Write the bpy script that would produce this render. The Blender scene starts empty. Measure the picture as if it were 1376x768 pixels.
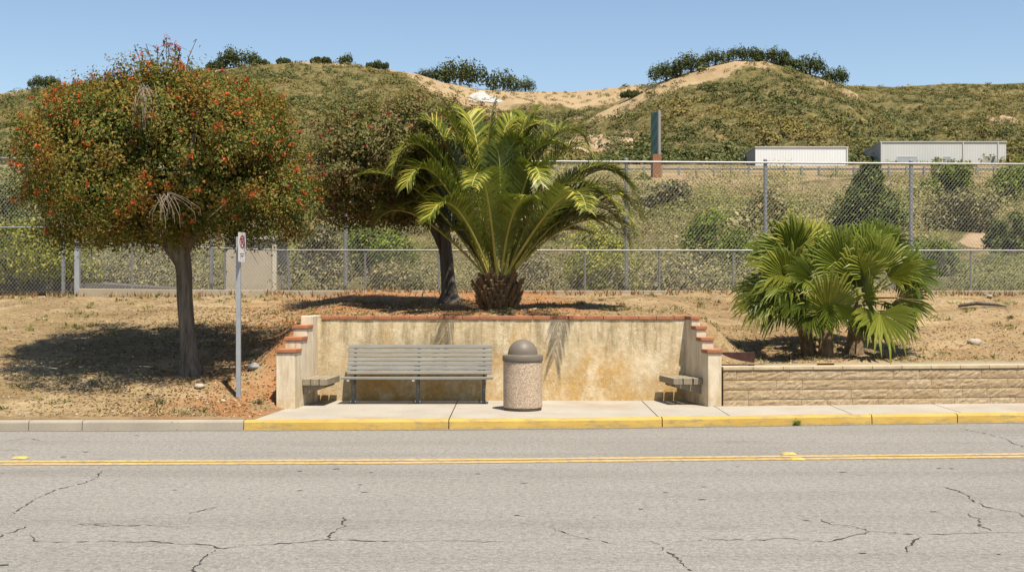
import bpy, math, random
import numpy as np
from mathutils import Vector
R = math.radians
rnd = random.Random(7)
npr = np.random.default_rng(7)
sc = bpy.context.scene
COL = sc.collection
F, EYE = 1700.0, 2.1          # focal length in photo pixels, camera height

def at(px, py, Y):
    return Vector(((px - 688) * Y / F, Y, EYE - (py - 384) * Y / F))

# ------------------------------------------------------------------ materials
def newmat(name):
    m = bpy.data.materials.new(name); m.use_nodes = True
    nt = m.node_tree
    return m, nt, nt.nodes['Principled BSDF']

class G:
    """small node-graph helper"""
    def __init__(s, nt): s.nt = nt; s.tc = None
    def n(s, t, **k):
        nd = s.nt.nodes.new(t)
        for a, b in k.items(): setattr(nd, a, b)
        return nd
    def l(s, a, b): s.nt.links.new(a, b)
    def co(s, kind='Object'):
        if s.tc is None: s.tc = s.n('ShaderNodeTexCoord')
        return s.tc.outputs[kind]
    def mapping(s, scale, kind='Object', loc=(0, 0, 0)):
        m = s.n('ShaderNodeMapping'); s.l(s.co(kind), m.inputs[0])
        m.inputs['Scale'].default_value = scale; m.inputs['Location'].default_value = loc
        return m.outputs[0]
    def noise(s, scale, detail=4, rough=.55, vec=None, dist=0):
        t = s.n('ShaderNodeTexNoise'); t.inputs['Scale'].default_value = scale
        t.inputs['Detail'].default_value = detail; t.inputs['Roughness'].default_value = rough
        t.inputs['Distortion'].default_value = dist
        s.l(vec if vec is not None else s.co(), t.inputs['Vector'])
        return t.outputs['Fac']
    def voro(s, scale, vec=None, feature='F1', out='Distance'):
        t = s.n('ShaderNodeTexVoronoi', feature=feature); t.inputs['Scale'].default_value = scale
        s.l(vec if vec is not None else s.co(), t.inputs['Vector'])
        return t.outputs[out]
    def ramp(s, fac, stops, interp='LINEAR'):
        r = s.n('ShaderNodeValToRGB'); r.color_ramp.interpolation = interp
        e = r.color_ramp.elements
        while len(e) < len(stops): e.new(.5)
        for k, (p, c) in enumerate(stops):
            e[k].position = p
            e[k].color = (c, c, c, 1) if isinstance(c, (int, float)) else (*c, 1)
        s.l(fac, r.inputs[0]); return r.outputs[0]
    def mix(s, fac, a, b, mode='MIX'):
        m = s.n('ShaderNodeMix', data_type='RGBA', blend_type=mode)
        for v, i in ((fac, 0), (a, 6), (b, 7)):
            if isinstance(v, (int, float)): m.inputs[i].default_value = v
            elif isinstance(v, tuple): m.inputs[i].default_value = (*v, 1)
            else: s.l(v, m.inputs[i])
        return m.outputs[2]
    def math(s, op, a, b=0.0):
        m = s.n('ShaderNodeMath', operation=op)
        for v, i in ((a, 0), (b, 1)):
            if isinstance(v, (int, float)): m.inputs[i].default_value = v
            else: s.l(v, m.inputs[i])
        return m.outputs[0]
    def sep(s, vec):
        x = s.n('ShaderNodeSeparateXYZ'); s.l(vec, x.inputs[0]); return x.outputs
    def bump(s, h, strength, dist, bsdf):
        b = s.n('ShaderNodeBump'); b.inputs['Strength'].default_value = strength
        b.inputs['Distance'].default_value = dist
        s.l(h, b.inputs['Height']); s.l(b.outputs[0], bsdf.inputs['Normal'])

def simple(name, col, rough=.8, metal=0, var=.18, vscale=6, bump=0, bscale=40, bdist=.01):
    m, nt, b = newmat(name); g = G(nt)
    b.inputs['Roughness'].default_value = rough; b.inputs['Metallic'].default_value = metal
    f = g.noise(vscale, 6, .65)
    lo = tuple(c * (1 - var) for c in col); hi = tuple(min(1, c * (1 + var)) for c in col)
    g.l(g.ramp(f, [(.3, lo), (.7, hi)]), b.inputs['Base Color'])
    b.inputs['Specular IOR Level'].default_value = .3
    if bump: g.bump(g.noise(bscale, 5, .6), bump, bdist, b)
    return m

def leafmat(name, stops, trans=.3, back=None, rough=.6, patch=None, pscale=1.2, spec=.12, obj=0):
    """per-leaf random colour, some light through the leaf; patch = (colour, lo, hi) regional tint"""
    m, nt, b = newmat(name); g = G(nt)
    geo = g.n('ShaderNodeNewGeometry'); f0 = geo.outputs['Random Per Island']
    if obj: f0 = g.math('ADD', g.math('MULTIPLY', g.n('ShaderNodeObjectInfo').outputs['Random'], obj), g.math('MULTIPLY', f0, 1 - obj))
    c = g.ramp(f0, stops)
    if patch:
        f = g.ramp(g.noise(pscale, 3, .6), [(patch[1], 0.), (patch[2], 1.)])
        c = g.mix(f, c, g.mix(.75, c, patch[0]))
    if back: c = g.mix(geo.outputs['Backfacing'], c, back)
    g.l(c, b.inputs['Base Color'])
    b.inputs['Roughness'].default_value = rough; b.inputs['Specular IOR Level'].default_value = spec
    t = g.n('ShaderNodeBsdfTranslucent')
    tc = g.mix(1.0, c, (1.0, 1.0, .55), 'MULTIPLY'); g.l(tc, t.inputs[0])
    mx = g.n('ShaderNodeMixShader'); mx.inputs[0].default_value = trans
    g.l(b.outputs[0], mx.inputs[1]); g.l(t.outputs[0], mx.inputs[2])
    g.l(mx.outputs[0], nt.nodes['Material Output'].inputs[0])
    return m

MT = {}
def make_materials():
    # asphalt
    m, nt, b = newmat('asphalt'); g = G(nt)
    big = g.noise(.35, 5, .6); streak = g.noise(1., 5, .6, g.mapping((.07, 1.1, 1)))
    fine = g.noise(55, 3, .7); stone = g.voro(70, out='Color')
    c = g.ramp(fine, [(.28, (.155, .146, .133)), (.5, (.265, .252, .232)), (.72, (.37, .352, .325))])
    c = g.mix(.35, c, g.ramp(stone, [(.1, (.15, .142, .13)), (.5, (.265, .25, .228)), (.9, (.41, .385, .35))]))
    c = g.mix(g.ramp(big, [(.35, 0.), (.7, .5)]), c, g.mix(1., c, (.84, .83, .82), 'MULTIPLY'))
    c = g.mix(g.ramp(streak, [(.45, 0.), (.66, .55)]), c, g.mix(1., c, (.76, .75, .745), 'MULTIPLY'))
    oil = g.math('MULTIPLY', g.ramp(g.noise(2.2, 5, .7, g.mapping((.35, 1, 1), loc=(2, 5, 0))), [(.55, 0.), (.72, .55)]), g.ramp(g.noise(.25, 2, .5), [(.4, 0.), (.6, 1.)]))
    c = g.mix(oil, c, (.13, .122, .11))
    dark = g.ramp(g.noise(9, 2, .5, g.mapping((.45, 1.3, 1))), [(.70, 0.), (.77, .55)])
    c = g.mix(dark, c, (.10, .094, .085))
    c = g.mix(g.ramp(g.noise(16, 5, .75), [(.38, .85), (.52, 0.)]), c, g.mix(1., c, (.66, .65, .63), 'MULTIPLY'))
    c = g.mix(g.ramp(g.noise(21, 4, .7), [(.5, 0.), (.64, .7)]), c, g.mix(1., c, (1.3, 1.28, 1.24), 'MULTIPLY'))
    g.l(c, b.inputs['Base Color']); b.inputs['Roughness'].default_value = .9
    b.inputs['Specular IOR Level'].default_value = .2
    g.bump(g.math('ADD', g.noise(50, 4, .7), g.math('MULTIPLY', g.noise(130, 2, .5), .5)), .55, .012, b); MT['asphalt'] = m
    MT['crack'] = simple('crack_filler', (.05, .044, .036), .95, 0, .4, 20)
    MT['gutter'] = simple('gutter_grit', (.16, .135, .10), .95, 0, .5, 25, .4, 60)
    # road paint
    m, nt, b = newmat('yellow_paint_line'); g = G(nt)
    w = g.ramp(g.noise(11, 7, .78), [(.40, 1.), (.52, 0.)])
    c = g.ramp(g.noise(2, 4), [(.3, (.54, .34, .09)), (.7, (.64, .43, .15))])
    g.l(g.mix(w, c, (.27, .22, .15)), b.inputs['Base Color']); b.inputs['Roughness'].default_value = .8; MT['line'] = m
    # concrete
    def concrete(name, lo, hi, stain, ss=.8):
        m, nt, b = newmat(name); g = G(nt)
        c = g.ramp(g.noise(1.2, 7, .6), [(.3, lo), (.72, hi)])
        c = g.mix(g.ramp(g.noise(ss, 4, .65, g.mapping((1, 1, 1), loc=(3, 7, 1))), [(.52, 0.), (.70, .7)]), c, stain)
        c = g.mix(g.ramp(g.noise(13, 2, .5, g.mapping((1, 1, 1), loc=(1, 2, 3))), [(.70, 0.), (.76, .6)]), c, tuple(x * .45 for x in lo))
        c = g.mix(g.ramp(g.noise(60, 3, .7), [(.35, .28), (.6, 0.)]), c, tuple(x * .55 for x in lo))
        g.l(c, b.inputs['Base Color']); b.inputs['Roughness'].default_value = .9
        b.inputs['Specular IOR Level'].default_value = .2
        g.bump(g.noise(70, 4, .6), .25, .006, b); return m
    MT['concrete'] = concrete('pavement_concrete', (.40, .355, .285), (.50, .45, .365), (.40, .29, .19))
    MT['kerbgrey'] = concrete('kerb_concrete', (.32, .27, .21), (.43, .37, .285), (.28, .225, .16))
    MT['footing'] = concrete('footing_concrete', (.36, .29, .20), (.48, .40, .29), (.30, .24, .17))
    # yellow kerb paint, scuffed
    m, nt, b = newmat('kerb_yellow_paint'); g = G(nt)
    c = g.ramp(g.noise(1.6, 5, .6), [(.3, (.50, .31, .065)), (.7, (.61, .405, .11))])
    w = g.ramp(g.noise(5, 7, .76, g.mapping((.6, 1, 2.5))), [(.50, 0.), (.62, .85)])
    c = g.mix(w, c, (.30, .235, .135))
    z = g.sep(g.co())[2]
    low = g.math('MULTIPLY', g.ramp(z, [(.0, 1.), (.045, 0.)]), g.ramp(g.noise(6, 5, .7), [(.42, 0.), (.62, .9)]))
    c = g.mix(low, c, (.30, .24, .16))
    g.l(c, b.inputs['Base Color']); b.inputs['Roughness'].default_value = .65; b.inputs['Specular IOR Level'].default_value = .3
    g.bump(g.noise(25, 5, .6), .3, .01, b); MT['kerbyellow'] = m
    # stucco of the bench wall: cream, ochre stains, pale bare patches, grey mildew
    m, nt, b = newmat('stained_stucco'); g = G(nt)
    z = g.sep(g.co())[2]
    c = g.ramp(g.noise(2.2, 6, .62), [(.3, (.48, .385, .245)), (.7, (.62, .525, .37))])
    och = g.math('ADD', g.noise(1.15, 5, .62, g.mapping((1, 1, .7), loc=(4, 1, 2))), g.math('MULTIPLY', g.math('SUBTRACT', .65, z), .16))
    c = g.mix(g.ramp(och, [(.43, 0.), (.62, .8)]), c, g.ramp(g.noise(7, 4), [(.3, (.43, .245, .065)), (.7, (.56, .36, .125))]))
    wh = g.noise(1.7, 6, .66, g.mapping((1.2, 1, .8), loc=(9, 3, 5)))
    c = g.mix(g.ramp(wh, [(.50, 0.), (.66, .75)]), c, (.70, .61, .46))
    drip = g.noise(1., 6, .7, g.mapping((5.5, 5.5, .75), loc=(2, 0, 4)))
    c = g.mix(g.math('MULTIPLY', g.ramp(drip, [(.47, 0.), (.62, .82)]), g.ramp(z, [(.6, .1), (1.45, 1.)])), c, (.25, .20, .115))
    c = g.mix(g.ramp(g.noise(11, 6, .75), [(.44, .55), (.58, 0.)]), c, g.mix(1., c, (.72, .68, .58), 'MULTIPLY'))
    c = g.mix(g.ramp(g.noise(8, 6, .75, g.mapping((1, 1, 1), loc=(5, 5, 5))), [(.55, 0.), (.68, .6)]), c, (.74, .66, .52))
    mil = g.math('MULTIPLY', g.ramp(g.noise(28, 6, .75), [(.5, 0.), (.62, 1.)]), g.ramp(g.noise(1.4, 4, .6, g.mapping((1, 1, 1), loc=(1, 8, 3))), [(.46, 0.), (.62, .75)]))
    c = g.mix(mil, c, (.20, .165, .10))
    g.l(c, b.inputs['Base Color']); b.inputs['Roughness'].default_value = .92; b.inputs['Specular IOR Level'].default_value = .15
    g.bump(g.math('ADD', g.noise(35, 5, .6), g.noise(6, 3)), .35, .015, b); MT['stucco'] = m
    # side walls: whiter, streaked
    m, nt, b = newmat('whitewashed_stucco'); g = G(nt)
    c = g.ramp(g.noise(3, 6, .62), [(.3, (.52, .44, .32)), (.7, (.68, .60, .47))])
    drip = g.noise(1., 6, .7, g.mapping((9, 9, .7)))
    c = g.mix(g.ramp(drip, [(.48, 0.), (.66, .75)]), c, (.34, .26, .15))
    z = g.sep(g.co())[2]
    low = g.math('MULTIPLY', g.ramp(z, [(.1, 1.), (.55, 0.)]), g.ramp(g.noise(5, 5), [(.4, 0.), (.6, .7)]))
    c = g.mix(low, c, (.45, .31, .13))
    g.l(c, b.inputs['Base Color']); b.inputs['Roughness'].default_value = .92
    g.bump(g.noise(35, 5, .6), .35, .012, b); MT['white_stucco'] = m
    # terracotta coping
    m, nt, b = newmat('terracotta_brick'); g = G(nt)
    c = g.ramp(g.noise(4, 5, .65), [(.3, (.30, .105, .045)), (.7, (.47, .19, .085))])
    c = g.mix(g.ramp(g.noise(22, 5, .7), [(.55, 0.), (.72, .6)]), c, (.16, .09, .05))
    g.l(c, b.inputs['Base Color']); b.inputs['Roughness'].default_value = .88; g.bump(g.noise(40, 4), .4, .01, b); MT['terracotta'] = m
    # split-face block
    m, nt, b = newmat('split_face_block'); g = G(nt)
    geo = g.n('ShaderNodeNewGeometry')
    c = g.ramp(geo.outputs['Random Per Island'], [(0., (.45, .33, .19)), (.5, (.50, .375, .225)), (1., (.54, .415, .26))])
    c = g.mix(g.ramp(g.noise(18, 6, .72), [(.38, .75), (.6, 0.)]), c, (.33, .22, .12))
    c = g.mix(g.ramp(g.noise(40, 3, .6), [(.6, 0.), (.74, .5)]), c, (.62, .51, .37))
    g.l(c, b.inputs['Base Color']); b.inputs['Roughness'].default_value = .95; g.bump(g.noise(30, 6, .7), .8, .02, b); MT['block'] = m
    MT['mortar'] = simple('block_joint', (.30, .22, .14), .95)
    MT['blockcap'] = simple('block_cap_stone', (.50, .39, .25), .9, 0, .2, 5, .4, 40)
    # bare dirt with litter
    m, nt, b = newmat('dry_dirt'); g = G(nt)
    p = g.sep(g.co())
    c = g.ramp(g.noise(.9, 7, .62), [(.25, (.28, .195, .105)), (.5, (.38, .28, .16)), (.78, (.48, .37, .23))])
    c = g.mix(g.ramp(g.noise(9, 6, .72), [(.34, .85), (.52, 0.)]), c, (.17, .105, .055))
    c = g.mix(g.ramp(g.noise(26, 4, .7), [(.56, 0.), (.68, .65)]), c, (.58, .46, .31))
    c = g.mix(g.ramp(g.noise(.33, 5, .6, g.mapping((1, 1.8, 1), loc=(6, 2, 0))), [(.42, .7), (.56, 0.)]), c, g.mix(1., c, (.66, .62, .56), 'MULTIPLY'))
    c = g.mix(g.ramp(g.noise(.5, 5, .65, g.mapping((1, 2.2, 1), loc=(1, 9, 0))), [(.54, 0.), (.66, .6)]), c, (.56, .43, .27))
    red = g.math('MULTIPLY', g.ramp(g.noise(1.3, 4, .6, g.mapping((1, 1, 1), loc=(3, 3, 3))), [(.36, 0.), (.58, .92)]),
                 g.math('MULTIPLY', g.ramp(g.math('MULTIPLY', g.math('ADD', p[0], 8.), .1), [(.18, 0.), (.42, 1.), (.9, 1.), (1., .15)]), 1.))
    c = g.mix(red, c, (.40, .175, .075))
    g.l(c, b.inputs['Base Color']); b.inputs['Roughness'].default_value = .97; b.inputs['Specular IOR Level'].default_value = .1
    g.bump(g.math('ADD', g.noise(12, 6, .7), g.noise(45, 4, .7)), .9, .05, b); MT['dirt'] = m
    # hills (attributes: grass, bare)
    m, nt, b = newmat('chaparral_hillside'); g = G(nt)
    at_g = g.n('ShaderNodeAttribute', attribute_name='grass').outputs['Fac']
    at_b = g.n('ShaderNodeAttribute', attribute_name='bare').outputs['Fac']
    scrub = g.ramp(g.noise(.045, 8, .68), [(.3, (.105, .105, .04)), (.5, (.175, .15, .062)), (.72, (.30, .23, .115))])
    scrub = g.mix(g.ramp(g.noise(.35, 5, .7), [(.42, .65), (.56, 0.)]), scrub, (.075, .078, .03))
    scrub = g.mix(g.ramp(g.noise(.22, 6, .7, g.mapping((1, 1, 1), loc=(40, 9, 0))), [(.54, 0.), (.66, .7)]), scrub, (.38, .275, .135))
    scrub = g.mix(g.ramp(g.noise(.9, 4, .75), [(.40, .75), (.52, 0.)]), scrub, (.06, .066, .026))
    scrub = g.mix(g.ramp(g.noise(1.1, 4, .7, g.mapping((1, 1, 1), loc=(7, 3, 0))), [(.54, 0.), (.66, .6)]), scrub, (.34, .26, .14))
    grass = g.ramp(g.noise(.07, 8, .7), [(.3, (.32, .23, .135)), (.7, (.45, .345, .21))])
    edge = g.ramp(g.math('ADD', at_g, g.math('MULTIPLY', g.math('SUBTRACT', g.noise(.05, 7, .65), .5), 1.3)), [(.42, 0.), (.58, 1.)])
    c = g.mix(edge, scrub, grass)
    cl = g.ramp(g.noise(.18, 8, .75), [(.35, (.33, .225, .13)), (.65, (.58, .44, .31))])
    c = g.mix(g.ramp(g.math('ADD', at_b, g.math('MULTIPLY', g.math('SUBTRACT', g.noise(.12, 6, .7), .5), 1.6)), [(.45, 0.), (.6, 1.)]), c, cl)
    g.l(c, b.inputs['Base Color']); b.inputs['Roughness'].default_value = 1.; b.inputs['Specular IOR Level'].default_value = .05
    g.bump(g.noise(.4, 7, .7), .9, 1.2, b); MT['hill'] = m
    # metals, paints
    MT['galv'] = simple('galvanised_steel', (.30, .30, .295), .45, .55, .12, 8)
    MT['wire'] = simple('galvanised_wire', (.40, .39, .365), .55, .35, .1, 8)
    MT['darkpost'] = simple('weathered_post', (.22, .22, .21), .6, .3, .2, 8)
    MT['guard'] = simple('guard_rail_steel', (.36, .36, .34), .6, .1, .15, .6)
    MT['signpost'] = simple('sign_post_steel', (.36, .37, .38), .5, .35, .15, 5)
    MT['signwhite'] = simple('sign_white', (.72, .69, .66), .5, 0, .06, 9)
    MT['signred'] = simple('sign_red', (.30, .045, .04), .5, 0, .1, 9)
    MT['signblack'] = simple('sign_black', (.04, .04, .045), .5, 0, .1, 9)
    # bench slats: weathered grey paint
    m, nt, b = newmat('grey_painted_slat'); g = G(nt)
    c = g.ramp(g.noise(1., 6, .68, g.mapping((2.2, 30, 30))), [(.28, (.26, .25, .225)), (.7, (.43, .42, .385))])
    c = g.mix(g.ramp(g.noise(30, 5, .7), [(.6, 0.), (.72, .5)]), c, (.20, .17, .13))
    g.l(c, b.inputs['Base Color']); b.inputs['Roughness'].default_value = .75; g.bump(g.noise(1., 5, .6, g.mapping((3, 60, 60))), .2, .004, b); MT['slat'] = m
    MT['castiron'] = simple('bench_cast_iron', (.13, .125, .11), .6, .3, .45, 25)
    MT['bolt'] = simple('bolt_plate', (.5, .48, .44), .5, .4)
    m, nt, b = newmat('weathered_timber'); g = G(nt)
    c = g.ramp(g.noise(1., 6, .7, g.mapping((40, 4, 40))), [(.28, (.17, .135, .085)), (.72, (.36, .30, .21))])
    g.l(c, b.inputs['Base Color']); b.inputs['Roughness'].default_value = .85; g.bump(g.noise(1., 5, .6, g.mapping((60, 5, 60))), .4, .006, b); MT['timber'] = m
    MT['redboard'] = simple('dark_red_timber', (.055, .024, .018), .9, 0, .35, 8)
    # bin
    m, nt, b = newmat('exposed_aggregate'); g = G(nt)
    v = g.voro(62, out='Color'); d = g.voro(62)
    c = g.ramp(v, [(.05, (.28, .165, .11)), (.35, (.50, .34, .25)), (.65, (.60, .45, .35)), (.95, (.72, .61, .50))])
    c = g.mix(g.ramp(d, [(.42, 0.), (.62, .75)]), c, (.36, .26, .19))
    g.l(c, b.inputs['Base Color']); b.inputs['Roughness'].default_value = .85; g.bump(d, -.5, .012, b); MT['aggregate'] = m
    MT['lid'] = simple('brown_plastic_lid', (.165, .135, .105), .5, 0, .1, 3, .05, 60)
    MT['binbase'] = simple('bin_base_ring', (.13, .09, .06), .8, 0, .3, 12)
    # bark
    def bark(name, lo, hi, sx=14, sz=1.6):
        m, nt, b = newmat(name); g = G(nt)
        f = g.noise(1., 7, .7, g.mapping((sx, sx, sz)))
        c = g.ramp(f, [(.3, lo), (.68, hi)])
        g.l(c, b.inputs['Base Color']); b.inputs['Roughness'].default_value = .95; g.bump(f, 1., .05, b); return m
    MT['bark'] = bark('furrowed_bark', (.035, .028, .02), (.22, .18, .135))
    MT['barkdark'] = bark('dark_bark', (.04, .032, .026), (.13, .11, .085))
    MT['twig'] = bark('dry_twig', (.15, .11, .075), (.31, .25, .18))
    MT['palmboot'] = bark('palm_boot', (.12, .075, .035), (.36, .23, .10), 9, 4)
    MT['fibre'] = bark('fan_palm_trunk', (.09, .06, .035), (.30, .21, .12), 10, 5)
    # leaves
    MT['leafA'] = leafmat('red_flowering_tree_leaf', [(0, (.03, .05, .012)), (.35, (.085, .115, .022)), (.7, (.165, .165, .032)), (.9, (.25, .185, .04)), (1, (.30, .12, .035))], .3, patch=((.34, .14, .03), .50, .70), pscale=1.5)
    MT['leafB'] = leafmat('rusty_tree_leaf', [(0, (.05, .062, .018)), (.4, (.125, .135, .036)), (.75, (.19, .165, .06)), (1, (.25, .115, .07))], .25, patch=((.22, .13, .06), .52, .74), pscale=1.4)
    MT['flower'] = leafmat('red_flower', [(0, (.36, .042, .015)), (.5, (.52, .09, .028)), (1, (.60, .17, .055))], .25)
    MT['flowerB'] = leafmat('dull_red_flower', [(0, (.22, .03, .02)), (1, (.40, .09, .06))], .2)
    MT['frond'] = leafmat('date_palm_leaflet', [(0, (.048, .076, .010)), (.36, (.15, .175, .017)), (.70, (.32, .30, .036)), (1, (.52, .44, .085))], .26, back=(.105, .135, .024), rough=.45, spec=.3)
    MT['rachis'] = simple('palm_rachis', (.32, .29, .07), .5, 0, .2, 4)
    MT['fan'] = leafmat('fan_palm_blade', [(0, (.055, .08, .010)), (.5, (.14, .17, .02)), (.85, (.26, .255, .036)), (1, (.38, .34, .075))], .3, back=(.15, .18, .04), rough=.45, spec=.28, obj=.72)
    MT['petiole'] = simple('fan_palm_petiole', (.22, .24, .06), .5, 0, .2, 4)
    MT['bright'] = leafmat('bright_green_leaf', [(0, (.06, .10, .014)), (.6, (.16, .205, .026)), (1, (.28, .29, .045))], .3)
    MT['yellowgreen'] = leafmat('yellow_green_leaf', [(0, (.08, .105, .014)), (.5, (.22, .23, .028)), (1, (.40, .35, .05))], .3)
    MT['pine'] = leafmat('dark_green_leaf', [(0, (.04, .065, .016)), (.6, (.10, .13, .028)), (1, (.18, .19, .04))], .2)
    MT['sage'] = leafmat('grey_sage_leaf', [(0, (.10, .10, .045)), (.6, (.20, .18, .08)), (1, (.30, .25, .12))], .15)
    MT['brush'] = leafmat('dry_brush', [(0, (.135, .125, .05)), (.45, (.21, .185, .075)), (.8, (.28, .235, .105)), (1, (.36, .29, .15))], .2, patch=((.15, .17, .03), .48, .62), pscale=.12)
    MT['chap'] = leafmat('hill_shrub', [(0, (.032, .044, .013)), (.5, (.068, .08, .023)), (.85, (.115, .115, .036)), (1, (.18, .155, .056))], .1, patch=((.22, .165, .05), .48, .66), pscale=.02)
    MT['thicket'] = leafmat('thicket_leaf', [(0, (.04, .055, .018)), (.6, (.075, .09, .028)), (1, (.12, .125, .04))], .12)
    MT['oak'] = leafmat('ridge_oak_leaf', [(0, (.03, .044, .016)), (.6, (.066, .084, .028)), (1, (.125, .135, .044))], .15)
    MT['litter'] = leafmat('fallen_leaf', [(0, (.12, .065, .03)), (.4, (.26, .15, .07)), (.75, (.38, .265, .15)), (1, (.46, .36, .23))], .1)
    MT['stone'] = simple('pale_stone', (.42, .355, .27), .9, 0, .25, 12, .5, 25)
    MT['greystone'] = simple('grey_stone', (.30, .30, .29), .9, 0, .25, 12, .5, 25)
    m, nt, b = newmat('white_rock_face'); g = G(nt)
    g.l(g.ramp(g.noise(.5, 7, .7), [(.35, (.34, .31, .26)), (.6, (.58, .56, .52))]), b.inputs['Base Color']); b.inputs['Roughness'].default_value = .95; MT['whiterock'] = m
    # corrugated wall
    def corr(name, col):
        m, nt, b = newmat(name); g = G(nt)
        w = g.n('ShaderNodeTexWave', wave_type='BANDS', bands_direction='X', wave_profile='SIN'); w.inputs['Scale'].default_value = .5
        g.l(g.co(), w.inputs['Vector'])
        c = g.mix(g.ramp(g.noise(.25, 5, .6, g.mapping((1, 1, .4))), [(.35, .2), (.7, 0.)]), col, tuple(x * .6 for x in col))
        c = g.mix(g.ramp(w.outputs['Fac'], [(.0, .35), (.16, 0.)]), c, tuple(x * .68 for x in col))
        g.l(c, b.inputs['Base Color']); b.inputs['Roughness'].default_value = .6; g.bump(w.outputs['Fac'], .5, .06, b); return m
    MT['whsewhite'] = corr('white_corrugated_wall', (.74, .75, .75)); MT['whsegrey'] = corr('grey_corrugated_wall', (.56, .56, .54))
    MT['whseshade'] = corr('shaded_end_wall', (.44, .42, .38))  # shade on the warehouse end walls put into a darker wall colour
    MT['roofmetal'] = simple('metal_roof', (.47, .44, .37), .6, .1, .1, .3)
    MT['roller'] = simple('roller_door_grey', (.30, .33, .36), .6, 0, .1, 1)
    MT['trim'] = simple('pale_trim', (.62, .61, .58), .6)
    MT['shed'] = simple('beige_shed_wall', (.40, .33, .24), .9, 0, .1, 1.5)
    MT['shedend'] = simple('pale_shed_trim', (.52, .46, .35), .9, 0, .1, 1.5)
    m, nt, b = newmat('green_sign_panel'); g = G(nt)
    w = g.n('ShaderNodeTexWave', wave_type='BANDS', bands_direction='DIAGONAL'); w.inputs['Scale'].default_value = .55
    g.l(g.co(), w.inputs['Vector'])
    g.l(g.ramp(w.outputs['Fac'], [(.55, (.012, .07, .062)), (.8, (.025, .13, .115))]), b.inputs['Base Color']); b.inputs['Roughness'].default_value = .5; MT['greenpanel'] = m
    MT['rust'] = simple('rusty_brown_post', (.23, .105, .05), .8, 0, .2, 1.5)
    MT['darkpanel'] = simple('dark_panel_edge', (.10, .085, .075), .6, 0, .2, 1)
    MT['reflector'] = simple('road_marker_yellow', (.46, .30, .07), .6, 0, .3, 20)
    MT['under'] = simple('base_soil', (.26, .19, .11), 1)
make_materials()
def albedo(names, f):
    for k in names.split():
        nt = MT[k].node_tree; b = nt.nodes['Principled BSDF'].inputs['Base Color']
        if not b.links: continue
        src = b.links[0].from_socket; m = nt.nodes.new('ShaderNodeMix'); m.data_type = 'RGBA'; m.blend_type = 'MULTIPLY'
        m.inputs[0].default_value = 1; m.inputs[7].default_value = (*([f] * 3 if isinstance(f, float) else f), 1)
        nt.links.new(src, m.inputs[6]); nt.links.new(m.outputs[2], b)
albedo('asphalt', (.83, .82, .80)); albedo('line crack', .75); albedo('concrete', (.74, .74, .76)); albedo('kerbgrey footing', (.82, .84, .86)); albedo('kerbyellow', (.80, .80, .72)); albedo('white_stucco', (.95, .92, .88)); albedo('stucco', (.99, .95, .89)); albedo('block mortar blockcap', .80)
albedo('aggregate', (.82, .85, .80)); albedo('slat', (.56, .545, .52)); albedo('whsewhite whsegrey', .85); albedo('whseend trim whiterock guard', .70); albedo('galv wire signpost', .9); albedo('timber terracotta lid stone greystone', .82); albedo('hill', (.79, .76, .72)); albedo('palmboot', (.62, .60, .58)); albedo('dirt litter', (.92, .91, .84)); albedo('signwhite', .8)

# ------------------------------------------------------------------ mesh helpers
def tag(o, label=None, cat=None, group=None, kind=None):
    if label: o['label'] = label
    if cat: o['category'] = cat
    if group: o['group'] = group
    if kind: o['kind'] = kind
    return o

def empty(name, loc, label=None, cat=None, group=None):
    o = bpy.data.objects.new(name, None); COL.objects.link(o)
    o.location = loc; o.empty_display_size = .2
    return tag(o, label, cat, group)

def link_mesh(name, me, mats, parent=None, smooth=False):
    for m in (mats if isinstance(mats, (list, tuple)) else [mats]): me.materials.append(MT[m])
    if smooth: me.polygons.foreach_set('use_smooth', np.ones(len(me.polygons), bool))
    o = bpy.data.objects.new(name, me); COL.objects.link(o)
    if parent is not None: o.parent = parent
    return o

def origin_of(parent):
    p = Vector((0, 0, 0))
    while parent is not None: p = p + Vector(parent.location); parent = parent.parent
    return p

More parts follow.
